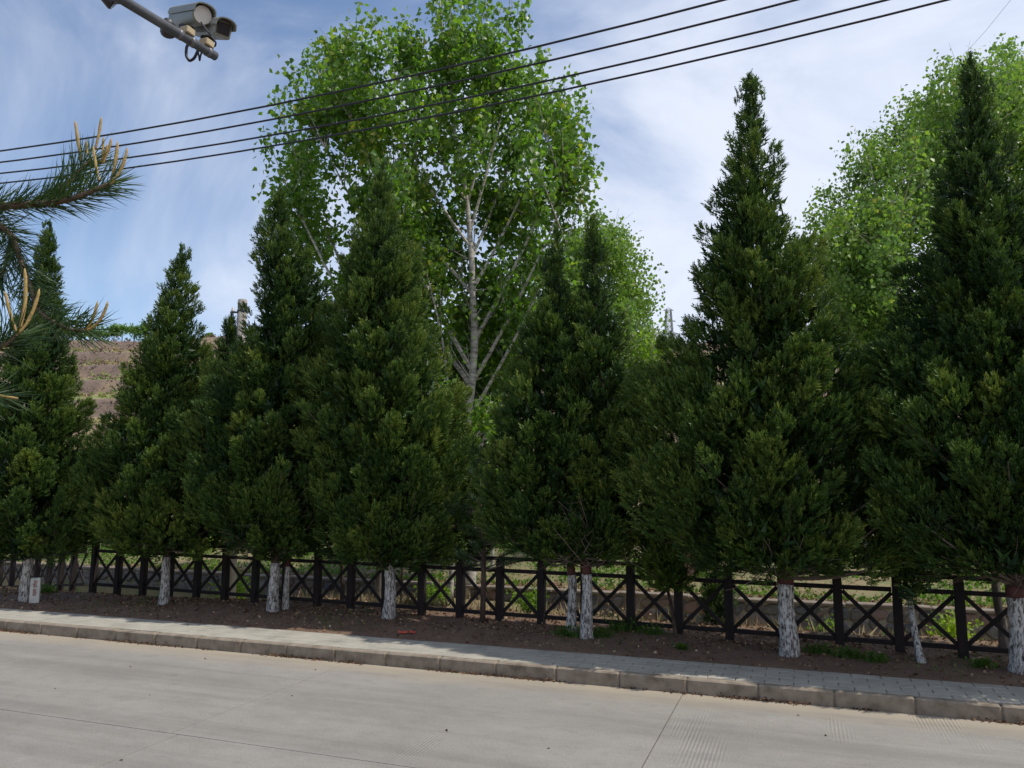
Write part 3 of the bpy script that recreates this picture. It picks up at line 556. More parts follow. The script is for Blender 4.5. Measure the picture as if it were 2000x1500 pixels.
# ---------------------------------------------------------------- poplars
def bez(A, Mi, B, n=8):
    t = np.linspace(0, 1, n)[:, None]; return A * (1 - t) ** 2 + 2 * Mi * t * (1 - t) + B * t ** 2
def poplar(label, trunkpx, D, tips, nleaf, leaf, mat, rtrunk, spread=0.8, group='poplar trees on the far bank', tmpl=LEAF4, infill=0, rows=None, barkm='poplar_bark', dvar=2.5, name='poplar_tree', tint=0.55, z0=None, angle=26, lowbias=0.0, clear=0.0):
    T = [ondep(x, y, D) for x, y in trunkpx]; foot = T[0].copy(); foot[2] = float(ground(foot[0], foot[1])) if z0 is None else z0
    T = [foot] + T[1:] if T[0][2] < foot[2] + 0.6 else [foot] + T
    T = np.array(T); th = thing(name, label, 'tree', foot, group)
    zs = np.linspace(foot[2] - 0.2, T[-1][2], 22); TP = np.stack([np.interp(zs, T[:, 2], T[:, 0]), np.interp(zs, T[:, 2], T[:, 1]), zs], 1)
    TP[1:, :2] += 0.05 * np.stack([np.sin(zs[1:] * 1.1), np.cos(zs[1:] * 0.9)], 1)
    tr = rtrunk * (1 - 0.93 * np.linspace(0, 1, 22) ** .62); MB().tube(TP, tr, 10, True, 0.10).out('trunk', M[barkm], th, True)
    all_tips = [(x, y, 0) for x, y in tips]
    if infill:
        ry = [r[0] for r in rows]; 
        for _ in range(infill):
            y = rng.uniform(ry[0], ry[-1]) if rng.random() > lowbias else rng.uniform(ry[0] * .45 + ry[-1] * .55, ry[-1]); l, r_ = np.interp(y, ry, [q[1] for q in rows]), np.interp(y, ry, [q[2] for q in rows]); x = (l + r_) / 2 + (r_ - l) / 2 * rng.uniform(-.94, .94); all_tips.append((x, y, 1))
    P, Dr, S, C = [], [], [], []; br = MB()
    per = nleaf // len(all_tips); mains = TP[TP[:, 2] > foot[2] + .22 * (zs[-1] - foot[2])]
    for x, y, k in all_tips:
        dv = rng.normal(0, dvar * (1.0 if k else 0.5)); dv = abs(dv) + .5 if (k and y > 330 and abs(x - 920) < 110 and rng.random() < .9) else dv; tip = ondep(x, y, D + dv); hz = np.linalg.norm(tip[:2] - np.array([np.interp(tip[2], zs, TP[:, 0]), np.interp(tip[2], zs, TP[:, 1])]))
        zst = np.clip(tip[2] - hz / math.tan(R(angle + rng.uniform(-5, 6))) - 0.8, foot[2] + 0.16 * (zs[-1] - foot[2]), max(zs[-1] - 0.5, foot[2] + 1)); A = np.array([np.interp(zst, zs, TP[:, 0]), np.interp(zst, zs, TP[:, 1]), zst])
        
        if k:
            ok = mains[:, 2] < tip[2] - .7
            if ok.any(): c_ = mains[ok]; dd = c_ - tip; A = c_[np.argmin(np.hypot(dd[:, 0], dd[:, 1]) * 2.0 + np.abs(dd[:, 2]) * .5)].copy()
        Mi = A * 0.5 + tip * 0.5; Mi[:2] = A[:2] * 0.35 + tip[:2] * 0.65; q = bez(A, Mi, tip, 9); ln = np.linalg.norm(tip - A)
        r0 = min(np.interp(zst, zs, tr) * 0.6, 0.012 + (0.0045 if k else 0.0065) * ln); mains = np.concatenate([mains, q[2:-2]]) if not k else mains; br.tube(q, np.linspace(r0, 0.008, 9), 5, False)
        nc = max(4, per // 11); s = 1 - rng.random(nc) ** 1.3 * min(0.85, 4.6 / max(ln, 0.1)); cc = np.stack([np.interp(s, np.linspace(0, 1, 9), q[:, j]) for j in range(3)], 1)
        cc += rng.normal(0, 1, (nc, 3)) * (spread * (0.25 + 0.75 * (1 - s)) * 0.62)[:, None] * np.array([1, 1, 0.8]); lt = tint + rng.normal(0, .07)
        tx = np.interp(cc[:, 2], zs, TP[:, 0]); ty = np.interp(cc[:, 2], zs, TP[:, 1]); gap = np.hypot(cc[:, 0] - tx, cc[:, 1] - ty); cc = cc[(gap > clear) | (cc[:, 2] > foot[2] + .62 * (zs[-1] - foot[2]))]
        for c_ in cc:
            m = 11; P.append(c_ + rng.normal(0, .15 + leaf * .25, (m, 3)) * np.array([1, 1, 1.25])); Dr.append(rng.normal(0, .7, (m, 3)) + np.array([0, 0, -0.75])); S.append(rng.uniform(.65, 1.15, m) * leaf); C.append(lt + rng.normal(0, .16, m))
        for _ in range(5):
            s_ = rng.uniform(.35, .95); p0 = np.array([np.interp(s_, np.linspace(0, 1, 9), q[:, j]) for j in range(3)]); p1 = p0 + rng.normal(0, .35, 3) * spread + up * 0.45; br.tube([p0, (p0 + p1) / 2 + rng.normal(0, .04, 3), p1], [0.011, 0.008, 0.004], 3, False)
    if not P: P, Dr, S, C = [np.zeros((1, 3))], [np.ones((1, 3))], [np.ones(1)], [np.ones(1)]
    br.out('branch', M['poplar_bark'], th)
    P, Dr, S, C = np.concatenate(P), np.concatenate(Dr), np.concatenate(S), np.concatenate(C)
    v, f, t = scatter(tmpl[0], tmpl[1], P, Dr, S, C); part('crown', v, f, M[mat], th, t); tris['poplar'] = tris.get('poplar', 0) + len(f)
    return th
ptips = [(537, 190), (605, 105), (635, 79), (678, 63), (724, 31), (776, 66), (850, -25), (880, -30), (930, -30), (955, -10), (1021, 14), (1056, 100), (1105, 157), (1140, 189), (1152, 330), (1126, 385), (524, 275), (528, 362), (570, 140), (1000, 0), (1148, 260)]
prow = [(60, 640, 1040), (120, 600, 1050), (200, 548, 1130), (300, 530, 1145), (400, 545, 1120), (480, 600, 1080), (560, 680, 1050), (640, 790, 1030), (740, 815, 1020), (830, 840, 1000)]
poplar('tall poplar with white upper trunk rising behind the cypress row at the centre', [(915, 1080), (912, 850), (918, 760), (925, 640), (925, 500), (908, 380), (885, 240), (862, 60), (855, -40)], 24.5, ptips, 54000, 0.215, 'poplar', 0.25, 0.74, None, LEAF4, 200, prow, 'poplar_bark', 2.0, lowbias=.12, clear=1.1)
poplar('slim pale poplar stem leaning left beside the tall central poplar', [(880, 1080), (878, 800), (866, 700), (850, 600), (815, 420), (780, 300)], 23.6, [(770, 280), (800, 330), (740, 360), (700, 430), (830, 480), (690, 520), (860, 560)], 2600, 0.19, 'poplar', 0.10, 0.8, None, LEAF4, 6, [(350, 700, 830), (600, 790, 880)], 'poplar_bark', 0.8)
rowsB = [(450, 1130, 1200), (500, 1075, 1245), (560, 1050, 1264), (640, 1040, 1270), (720, 1060, 1272)]
poplar('paler poplar behind the twin cypresses with rounded top', [(1160, 1090), (1160, 700), (1165, 450)], 36, [(1165, 425), (1215, 465), (1125, 455), (1245, 500), (1260, 545), (1268, 600), (1080, 480), (1270, 650), (1195, 445)], 26000, 0.19, 'farpoplar', 0.2, 1.3, 'poplars further back', LEAF2, 60, rowsB, 'poplar_bark', 1.5)
rowsC = [(130, 1850, 2060), (200, 1790, 2100), (280, 1700, 2150), (360, 1625, 2180), (440, 1592, 2200), (540, 1590, 2200), (640, 1620, 2200), (700, 1650, 2200)]
tc_ = [(1835, 130), (1865, 125), (1940, 95), (1965, 90), (1800, 195), (1740, 225), (1690, 265), (1650, 300), (1610, 370), (1585, 410), (1580, 480), (2000, 110), (2050, 130), (1775, 210), (1990, 150)]
poplar('large pale poplar filling the right edge behind the tall cypresses', [(1840, 1090), (1835, 600), (1850, 300), (1880, 130)], 33, tc_, 92000, 0.195, 'farpoplar', 0.26, 1.5, 'poplars further back', LEAF2, 200, rowsC, 'poplar_bark', 2.5)
rowsD = [(470, 1620, 1760), (560, 1600, 1790), (650, 1610, 1790), (720, 1640, 1780)]
poplar('pale poplar between the two tallest cypresses, lower than its neighbour', [(1690, 1090), (1690, 700), (1685, 480)], 36, [(1690, 440), (1640, 480), (1740, 470), (1610, 540)], 24000, 0.19, 'farpoplar', 0.16, 1.4, 'poplars further back', LEAF2, 70, rowsD, 'poplar_bark', 1.5)
poplar('young bright yellow-green poplar low behind the twin cypresses', [(1255, 1080), (1258, 800), (1262, 660)], 30, [(1262, 640), (1240, 670), (1280, 665), (1225, 700)], 4200, 0.16, 'shrub', 0.08, 0.9, 'young trees on the far bank', LEAF2, 34, [(650, 1225, 1292), (720, 1205, 1300), (800, 1190, 1300), (860, 1200, 1290)], 'poplar_bark', 0.9, tint=0.55, angle=35)
poplar('young bright green poplar low behind the central poplar trunk', [(960, 1080), (955, 850), (950, 620)], 28, [(945, 590), (900, 640), (990, 620), (1010, 680), (870, 700), (830, 700)], 15000, 0.20, 'shrub', 0.08, 0.9, 'young trees on the far bank', LEAF2, 90, [(600, 860, 1010), (740, 830, 1030), (850, 830, 1030), (960, 840, 1010)], 'poplar_bark', 1.0, tint=0.6, angle=35)
print('poplar tris', tris)
# thin stems behind the fence
def stem(label, bx, by, tx, ty, Y, r, mat, wash=None, zb=None, group='bare stems behind the fence'):
    d = onY(bx, by, Y); z = float(ground(d[0], Y)); D = dep(d); t = ondep(tx, ty, D); b = np.array([d[0], d[1], z])
    th = thing('tree_stem', label, 'tree', b, group); zs = np.linspace(z - 0.15, t[2] + 1.2, 10); w = (zs - z) / (t[2] - z)
    P = np.stack([b[0] + (t[0] - b[0]) * w, b[1] + (t[1] - b[1]) * w, zs], 1); P[2:, :2] += rng.normal(0, .012, (8, 2))
    MB().tube(P, np.linspace(r * 1.15, r * 0.7, 10), 9, True, 0.12).out('trunk', M[mat], th, True)
    if wash: MB().tube(P[:4], np.linspace(r * 1.15, r * 0.95, 4) + 0.006, 9, True, 0.1).out('whitewash', M['whitewash'], th, True)
    lb = MB()
    for _ in range(5): q = P[-1] - up * rng.uniform(0, .8); limb_tubes(lb, q, q + rng.normal(0, .5, 3) + up * 0.6, r * 0.35, 4, 0)
    stuff(lb.out('limb', M['twig'], th))
    n = 260; v, f, tt = scatter(LEAF2[0], LEAF2[1], P[-1] + rng.normal(0, .5, (n, 3)) + up * 0.3, rng.normal(0, 1, (n, 3)), rng.uniform(.06, .11, n), 0.3 + rng.normal(0, .15, n)); part('crown', v, f, M['poplar'], th, tt)
stem('thick grey stem right behind the broad cypress trunk', 736, 1180, 742, 1090, 17.6, 0.10, 'oldbark')
stem('thin dark stem behind the fence, second panel left of the broad cypress trunk', 668, 1182, 670, 1090, 16.4, 0.05, 'bark')
stem('very thin black stem behind the fence just right of the broad cypress', 783, 1172, 787, 1090, 18.0, 0.028, 'bark')
stem('pale thin stem behind the fence left of the pine sapling', 896, 1170, 897, 1090, 18.6, 0.055, 'oldbark')
stem('tan bare stem behind the fence at the right edge', 1962, 1270, 1945, 1130, 15.6, 0.07, 'oldbark')
for lb_, x, y, r in (('whitewashed young stem on the far bank seen above the top rail, leftmost', 598, 1066, 0.06), ('whitewashed young stem on the far bank left of the broad cypress', 646, 1064, 0.06), ('whitewashed young stem on the far bank right of the broad cypress trunk', 821, 1100, 0.06),
                     ('leftmost whitewashed young stem right of the tallest cypress', 1564, 1128, 0.05), ('middle whitewashed young stem right of the tallest cypress', 1639, 1126, 0.045), ('brightest whitewashed young stem, third right of the tallest cypress', 1700, 1134, 0.075)):
    stem(lb_, x, y, x - 2, y - 60, 27.5 if x > 1500 else 30.0, r, 'oldbark', True, group='whitewashed young trees on the far bank')

# ---------------------------------------------------------------- pine sapling in the row
def needles(P, D, n, ln, wid, spread=0.9):
    """n needles round each point of a shoot"""
    k = len(P); PP = np.repeat(P, n, 0); DD = np.repeat(D, n, 0); DD = DD / np.linalg.norm(DD, axis=1)[:, None] + rng.normal(0, spread * 0.5, (k * n, 3))
    t = np.array([(-wid, 0, 0), (wid, 0, 0), (wid * .8, .05, .55), (-wid * .8, .05, .55), (0, .13, 1.0)], float); f = np.array([(0, 1, 2), (0, 2, 3), (3, 2, 4)])
    return scatter(t, f, PP, DD, rng.uniform(.75, 1.15, k * n) * ln, rng.normal(.4, .17, k * n))
b = onz(942, 1218, SOIL); D = dep(b); th = thing('pine_sapling', 'thin pine sapling with long needles standing in front of the fence', 'tree', b)
P = np.array([b - up * 0.1, ondep(944, 1150, D), ondep(945, 1080, D), ondep(940, 1000, D), ondep(935, 930, D)]); MB().tube(P, [.065, .055, .05, .035, .015], 8, True, .1).out('trunk', M['bark'], th, True)
lb = MB(); NP, ND = [], []
for i in range(34):
    h = rng.uniform(.34, 1.0); q = np.array([np.interp(h, np.linspace(0, 1, 5), P[:, j]) for j in range(3)]); a = rng.uniform(0, 2 * math.pi); o = np.array([math.cos(a), math.sin(a), 0]); l = rng.uniform(.4, 1.0) * (1.15 - 0.6 * h)
    e = q + o * l + up * rng.uniform(-.1, .35); lb.tube([q, (q + e) / 2 + up * 0.03, e], [.016, .011, .006], 4, False)
    for s in np.linspace(.45, 1, 7): NP.append(q + (e - q) * s); ND.append((e - q) / l + up * 0.55)
lb.out('limb', M['twig'], th); v, f, t = needles(np.array(NP), np.array(ND), 40, 0.19, 0.014, 1.0); part('needles', v, f, M['needle'], th, t)
# brown dried seed cluster hanging in the arborvitae
c = ondep(1348, 1055, dep(onz(1335, 1243, SOIL)) - 0.9); th = thing('dead_branch', 'brown dried foliage tuft hanging under the small arborvitae', 'branch', c)
n = 420; s = rng.random(n); v, f, t = scatter(LEAF2[0], LEAF2[1], c - up * (s * 0.55)[:, None] + rng.normal(0, 1, (n, 3)) * (0.085 * (1 - s * .75))[:, None], rng.normal(0, .5, (n, 3)) - up, rng.uniform(.04, .075, n), .65 + rng.normal(0, .15, n)); part('dry_leaves', v, f, M['litter'], th, t)
MB().tube([c + up * 0.7, c + up * 0.2, c - up * 0.45], [.008, .007, .004], 4).out('twig', M['twig'], th)

# ---------------------------------------------------------------- shrubs, weeds, grass, litter
def shrub(label, px, py, Y, h, w, n, mat='shrub', tint=.5, leaf=.09, group='green shrubs behind the fence', name='shrub', gz=None):
    q = onY(px, py, Y); b = np.array([q[0], Y, float(ground(q[0], Y))]); th = thing(name, label, 'shrub', b, group); st = MB(); P, T = [], []
    for k in range(9):
        a = rng.uniform(0, 6.28); e = b + np.array([math.cos(a) * w * rng.uniform(.2, .8), math.sin(a) * w * rng.uniform(.2, .8), h * rng.uniform(.6, 1)]); st.tube([b - up * 0.05, (b + e) / 2 + rng.normal(0, .05, 3), e], [.014, .01, .004], 4)
        m = n // 9; s = rng.uniform(.35, 1.05, m); P.append(b + (e - b) * s[:, None] + rng.normal(0, .16 * w + .04, (m, 3))); T.append(tint + rng.normal(0, .1) + rng.normal(0, .12, m))
    P = np.concatenate(P); P[:, 2] = np.maximum(P[:, 2], b[2] + 0.03); v, f, t = scatter(LEAF2[0], LEAF2[1], P, rng.normal(0, 1, P.shape) + up * 0.4, rng.uniform(.6, 1.2, len(P)) * leaf, np.concatenate(T)); part('foliage', v, f, M[mat], th, t); st.out('stem', M['twig'], th)
shrub('yellow-green shrub behind the fence between the two left cypress trunks', 455, 1150, 19.5, 1.3, .7, 1500, tint=.75)
shrub('bright shrub behind the fence right of the left cypress trunk', 382, 1110, 24.0, 1.6, 1.2, 1800, tint=.62)
shrub('yellow-flowering weed low behind the fence near the corner post', 225, 1148, 17.8, .5, .4, 500, tint=.95, leaf=.06)
shrub('leafy shrub behind the fence left of the corner post', 110, 1120, 24.5, 1.3, 1.2, 1400, tint=.5)
shrub('bright shrub at the far left edge beyond the sloping fence', 15, 1075, 27, 1.6, 1.6, 1500, tint=.6)
shrub('green climbing weed on the canal wall right of the tallest trunk', 1600, 1240, 20.9, 1.3, .5, 900, tint=.5)
shrub('leafy weed in front of the canal wall, third panel right of the tallest trunk', 1730, 1248, 20.4, 1.1, .5, 800, tint=.42)
shrub('yellow-green weed behind the fence near the right edge', 1865, 1262, 17.6, .9, .5, 800, tint=.8)
shrub('green weed behind the fence left of the tallest trunk', 1490, 1235, 19.8, 1.2, .4, 600, tint=.45)
shrub('low weed behind the fence right of the pine sapling', 1030, 1180, 20.6, .7, .6, 700, tint=.6)
shrub('weed at the canal side behind the fence left of the pine sapling', 850, 1178, 20.3, .6, .6, 600, tint=.5)
shrub('dry grassy clump behind the fence between the twin cypress and the arborvitae', 1215, 1215, 19.4, .9, .8, 900, 'drygrass', .4, .08)
WG = 'low weeds under the trees'
for lb_, x, y, h in (('dark weed clump left of the twin trunk foot', 1108, 1243, .35), ('weed clump at the right foot of the twin trunk', 1172, 1243, .3), ('tall thin weed under the arborvitae', 1222, 1232, .5), ('weed clump at the left foot of the arborvitae', 1275, 1240, .3), ('broad grassy clump right of the thickest trunk', 1600, 1278, .3), ('grassy clump in front of the fence, right of the thickest trunk', 1660, 1285, .28), ('grassy clump left of the crooked thin trunk', 1710, 1292, .26), ('weed beside the fence post right of the crooked trunk', 1920, 1305, .22), ('tiny green sprout under the arborvitae', 1333, 1268, .14), ('leafy weed behind the marker stone', 90, 1158, .4)):
    q = onz(x, y, SOIL); h = h * .68; b = np.array([q[0], q[1], float(ground(q[0], q[1]))]); th = thing('weed', lb_, 'plant', b, WG); n = int(260 * h / .3)
    v, f, t = scatter(BLADE[0], BLADE[1], b + rng.normal(0, 1, (n, 3)) * np.array([.42 * h + .04, .35 * h, 0]) + up * 0.0, rng.normal(0, .45, (n, 3)) + up, rng.uniform(.25, .8, n) * h, .12 + rng.normal(0, .14, n), None, 1.6); stuff(part('blades', v, f, M['grass'], th, t))
    n = 120; v, f, t = scatter(LEAF2[0], LEAF2[1], b + rng.normal(0, 1, (n, 3)) * np.array([.5 * h, .35 * h, .0]) + up * (rng.random(n) * h * .8)[:, None], rng.normal(0, 1, (n, 3)), rng.uniform(.03, .07, n), .2 + rng.normal(0, .1, n)); part('leaves', v, f, M['shrub'], th, t)
def field(name, n, xr, yr, tmpl, size, mat, tint, dirf, wide=1.0, dens=None, lift=0.0):
    x = rng.uniform(*xr, n); y = rng.uniform(*yr, n)
    if dens is not None: k = dens(x, y) > rng.random(n); x, y = x[k], y[k]
    z = ground(x, y) + lift; P = np.stack([x, y, z], 1); v, f, t = scatter(tmpl[0], tmpl[1], P, dirf(len(x)), rng.uniform(*size, len(x)), tint(len(x), x, y), None, wide); return stuff(part(name, v, f, M[mat], None, t))
upd = lambda n: rng.normal(0, .35, (n, 3)) + up
flatd = lambda n: rng.normal(0, 1, (n, 3)) * np.array([1, 1, .22])
o = field('bank_grass', 42000, (-42, 14), (WALLY + .5, 40), BLADE, (.06, .17), 'grass', lambda n, x, y: .28 + .5 * hnoise(x, y, .9, 2) + rng.normal(0, .12, n), upd, 2.2, lambda x, y: .45 + .9 * hnoise(x, y, .7, 9)); o['label'] = 'green grass on the far canal bank'
o = field('ground_cover', 80000, (-40, 14), (WALLY + .4, 39), LEAF2, (.06, .13), 'shrub', lambda n, x, y: .22 + .2 * hnoise(x, y, 1.5, 2) + rng.normal(0, .13, n), lambda n: rng.normal(0, .6, (n, 3)) + up * .5, 1.0, lambda x, y: smoothstep(-.40, .30, hnoise(x, y, .55, 17) + .25 * hnoise(x, y, 2.1, 7)), .05); o['label'] = 'low leafy ground cover on the far bank'
o = field('canal_grass', 34000, (-34, 8), (16.6, WALLY - .2), BLADE, (.12, .38), 'drygrass', lambda n, x, y: .45 + .4 * hnoise(x, y, 1.1, 4) + rng.normal(0, .15, n), upd, 2.0, lambda x, y: .35 + .7 * hnoise(x, y, .8, 6)); o['label'] = 'dry and green grass on the canal side'
o = field('fallen_leaves', 24000, (-24, 8), (13.12, 16.4), LEAF2, (.025, .075), 'litter', lambda n, x, y: .45 + rng.normal(0, .24, n), flatd, 1.0, lambda x, y: .30 + .8 * smoothstep(13.6, 14.6, y) * (.5 + hnoise(x, y, 1.3, 8)), .012); o['label'] = 'dry fallen leaves on the soil under the trees'
o = field('bank_litter', 16000, (-30, 8), (16.0, 28), LEAF2, (.05, .12), 'litter', lambda n, x, y: .65 + rng.normal(0, .2, n), flatd, 1.0, lambda x, y: .25 + .8 * hnoise(x, y, .6, 12), .015); o['label'] = 'dry leaves lying on the canal side and bank'
o = field('wall_top_litter', 9000, (-26, 8), (WALLY + .1, WALLY + 1.9), LEAF2, (.05, .12), 'litter', lambda n, x, y: .5 + rng.normal(0, .2, n), flatd, 1.0, lambda x, y: smoothstep(WALLY + 1.9, WALLY + .5, y), .03); o['label'] = 'reddish dry leaves heaped along the top of the canal wall'
o = field('soil_grass', 9000, (-24, 8), (13.2, 15.4), BLADE, (.03, .10), 'grass', lambda n, x, y: .25 + rng.normal(0, .2, n), upd, 2.2, lambda x, y: .8 * smoothstep(.1, .6, hnoise(x, y, 1.1, 21))); o['label'] = 'sparse short grass on the soil under the trees'
# grit and crumbs in the gutter, leaves on the road
n = 5200; x = rng.uniform(-22, 7, n); y = KERB_Y - np.abs(rng.normal(0, .035, n)) - .004; kp = (.35 + .9 * hnoise(x, 0 * x, 1.7, 3)) > rng.random(n) * .9; x, y = x[kp], y[kp]
v, f, t = scatter(np.array([(-.5, -.5, 0), (.5, -.4, 0), (0, .6, .05), (0.05, 0, .6)], float), np.array([(0, 1, 3), (1, 2, 3), (2, 0, 3)]), np.stack([x, y, np.abs(rng.normal(0, .018, len(x))) * smoothstep(.12, 0, KERB_Y - y)], 1), rng.normal(0, .3, (len(x), 3)) + up, rng.uniform(.012, .04, len(x)), .2 + rng.normal(0, .2, len(x)))
o = stuff(part('gutter_grit', v, f, M['litter'], None, t)); o['label'] = 'dark grit and crumbs gathered along the kerb foot'
n = 24; x = rng.uniform(-14, 6, n); y = rng.uniform(6.5, 11.7, n); v, f, t = scatter(LEAF2[0], LEAF2[1], np.stack([x, y, np.full(n, .008)], 1), flatd(n) * np.array([1, 1, .15]), rng.uniform(.02, .055, n), .15 + rng.normal(0, .15, n)); o = stuff(part('road_leaves', v, f, M['litter'], None, t)); o['label'] = 'a few dark leaves scattered on the road'
q = onz(795, 1236, SOIL); gx, gy = np.meshgrid(np.linspace(-.17, .17, 9), np.linspace(-.04, .04, 4), indexing='ij'); v = np.stack([q[0] + gx + rng.normal(0, .012, gx.shape), q[1] + gy + .04 * np.sin(gx * 16) + rng.normal(0, .01, gx.shape), float(ground(q[0], q[1])) + .02 + np.abs(rng.normal(0, .022, gx.shape))], -1).reshape(-1, 3)
tag(part('plastic_scrap', v, [(i * 4 + j, i * 4 + 4 + j, i * 4 + 5 + j, i * 4 + 1 + j) for i in range(8) for j in range(3)], M['redrag'], None), 'red plastic scrap lying on the soil below the broad cypress', 'litter')

# ---------------------------------------------------------------- marker stone
b = onz(67, 1177, SOIL); D = dep(b); sc_ = D / F; hgt = 46 * sc_; w = 20 * sc_
th = thing('marker_stone', 'white stone marker post with red lettering beside the left cypress trunk', 'marker', b)
a_ = YAW + R(24); ax = np.array([[math.cos(a_), math.sin(a_), 0], [-math.sin(a_), math.cos(a_), 0], [0, 0, 1]]); MB().box(b + up * (hgt / 2 - 0.06), (w * .82, w * .62, hgt + 0.12), ax, 0.012).out('post', M['marker'], th)
mb = MB(); fo = b - ax[1] * (w * .31 + 0.002)
for k, zf in enumerate((.86, .77, .68, .52, .43, .34)):
    c = fo + up * hgt * zf
    for dx, dz, ww, hh in ((0, .022, .07, .010), (0, -.002, .09, .010), (0, -.026, .06, .010), (-.012, .0, .010, .06), (.028 * (-1) ** k, -.012, .010, .035)): mb.box(c + ax[0] * dx + up * dz - ax[1] * (abs(dx) * .05 + abs(dz) * .02), (ww, .004, hh), ax)
mb.out('lettering', M['markred'], th)

# ---------------------------------------------------------------- overhead wires
XS = np.array([0, 400, 500, 1200]); WY = [(295, 230, 212, 54, 1415), (317, 258, 239, 87.5, 1558), (339, 285, 270, 129, 1730), (358, 307, 290, 154, 1850)]
for i, wv in enumerate(WY):
    d = ray(500, wv[2]); Yw = (6.4 - H) / d[2] * d[1]
    pts = [onY(x, y, Yw) for x, y in zip(list(XS) + [wv[4]], wv[:4] + (0,))]; px_ = np.array([p[0] for p in pts]); pz = np.array([p[2] for p in pts]); co = np.polyfit(px_, pz, 2)
    co[0] = max(co[0], 0.0005); X = np.linspace(-34, 16, 60); P = np.stack([X, np.full(60, Yw), np.polyval(co, X)], 1)
    tag(MB().tube(P, .0095, 6, True).out('power_line', M['cable'], None, True), ['topmost black overhead wire crossing the sky', 'second black overhead wire from the top', 'third black overhead wire from the top', 'lowest black overhead wire crossing the sky'][i], 'wire', 'overhead wires')
    print('wire', i, Yw, co, P[0][2], P[-1][2])
a = ondep(1872, 118, 36); e = ondep(1990, -20, 30); tag(MB().tube([a, (a + e) / 2 - up * .1, e, e + (e - a) * .6], .007, 5, True).out('thin_wire', M['pylon'], None), 'faint thin wire in the top right corner', 'wire')
# utility pole behind the cypress row
D = 22.5; tpx = ondep(474, 585, D); b = np.array([tpx[0], tpx[1], float(ground(tpx[0], tpx[1]))]); th = thing('utility_pole', 'concrete utility pole with insulator bracket half hidden by the tall cypress', 'utility pole', b)
MB().tube([b - up * .3, b + up * 3, np.array([b[0], b[1], tpx[2] - .03]), np.array([b[0], b[1], tpx[2]])], [.20, .17, .135, .115], 16).out('pole', M['polecon'], th, True)
ba = ondep(466, 610, D - .1); be = ondep(450, 610, D - .1); bs = ondep(461, 640, D - .1); mb = MB(); mb.beam(ba, be, .05, .05); mb.beam(be + (ba - be) * .3, bs, .02, .02); mb.out('bracket', M['camdark'], th)
c = be + (ba - be) * .3; MB().tube([c, c + up * .05, c + up * .055, c + up * .09, c + up * .095, c + up * .14, c + up * .15], [.02, .06, .035, .055, .03, .04, .012], 10).out('insulator', M['ceramic'], th, True)
MB().tube([np.array([b[0], b[1], ba[2] + .05]) + up * k for k in (-.03, .03)], .148, 16).out('clamp_band', M['camdark'], th)
# pylon on the far crest
D = 175; b = ondep(1308, 700, D); zg = float(ground(b[0], b[1])); b[2] = zg; tz = ondep(1306, 602, D)[2]; hp = tz - zg; print('pylon', b, hp)
th = thing('power_pylon', 'distant lattice pylon on the hill between the poplar and the tallest cypress', 'pylon', b); s0, s1 = 17 / 2 / F * D, 9 / 2 / F * D
legs = [(-1, -1), (1, -1), (1, 1), (-1, 1)]
corner = lambda j, h: b + rt * legs[j][0] * (s0 + (s1 - s0) * h) + hd * legs[j][1] * (s0 + (s1 - s0) * h) + up * hp * h
for j in range(4): MB().beam(corner(j, -0.01), corner(j, .97), .17, .17).out('leg', M['pylon'], th)
mb = MB()
for k in range(8):
    for j in range(4):
        h0, h1 = k * .12, (k + 1) * .12; mb.beam(corner(j, h0), corner((j + 1) % 4, h1), .08, .08); mb.beam(corner((j + 1) % 4, h0), corner(j, h1), .08, .08); mb.beam(corner(j, h1), corner((j + 1) % 4, h1), .08, .08)
mb.out('bracing', M['pylon'], th)
for h, l in ((.42, 20), (.70, 14), (.95, 10)):
    l = l / F * D; mb = MB()
    for s in (-1, 1): mb.beam(b + up * hp * h, b + up * hp * h + rt * s * l, .12, .12); mb.beam(b + up * hp * (h + .06), b + up * hp * h + rt * s * l, .09, .09)
    mb.out('crossarm', M['pylon'], th)

# ---------------------------------------------------------------- trees and scrub on the hill
def hilltree(label, px, py, D, hpx, wpx):
    b = ondep(px, py, D); b[2] = float(ground(b[0], b[1])); hgt = hpx / F * D; w = wpx / F * D / 2; th = thing('hill_tree', label, 'tree', b, 'trees on the hill crest')
    MB().tube([b - up * .2, b + up * hgt * .75], [.14, .05], 6).out('trunk', M['oldbark'], th); n = 520; P, T = [], []
    for k in range(14):
        c = b + np.array([rng.normal(0, .45) * w, rng.normal(0, .45) * w, hgt * rng.uniform(.35, .95)]); m = n // 14; P.append(c + rng.normal(0, .30, (m, 3)) * np.array([w, w, hgt * .28])); T.append(np.full(m, .35 + rng.normal(0, .1)))
    P = np.concatenate(P); v, f, t = scatter(LEAF2[0], LEAF2[1], P, rng.normal(0, 1, P.shape), rng.uniform(.3, .6, len(P)), np.concatenate(T)); part('crown', v, f, M['farpoplar'], th, t)
for k, (x, h_, w) in enumerate([(120, 30, 30), (152, 24, 26), (176, 30, 26), (200, 27, 24), (222, 32, 22), (238, 38, 26), (262, 31, 28), (284, 35, 26), (306, 28, 24), (408, 14, 16), (640, 20, 24)]):
    hilltree(['leftmost tree on the hill crest behind the pine branch', 'second crest tree, behind the upper pine shoot', 'third crest tree, right below the pine candles', 'crest tree just right of the pine candles', 'slender crest tree in the gap of sky', 'tallest crest tree in the gap between the left cypresses', 'rounded crest tree right of the tallest one', 'crest tree touching the left cypress outline', 'crest tree half behind the left cypress', 'small crest tree seen right of the left cypress', 'crest tree behind the tall cypress near the pole'][k], x, 668, 176, h_, w)
n = 15000; s = rng.uniform(-118, 40, n); d = rng.uniform(90, 180, n); x = s * rt[0] + d * hd[0]; y = s * rt[1] + d * hd[1]
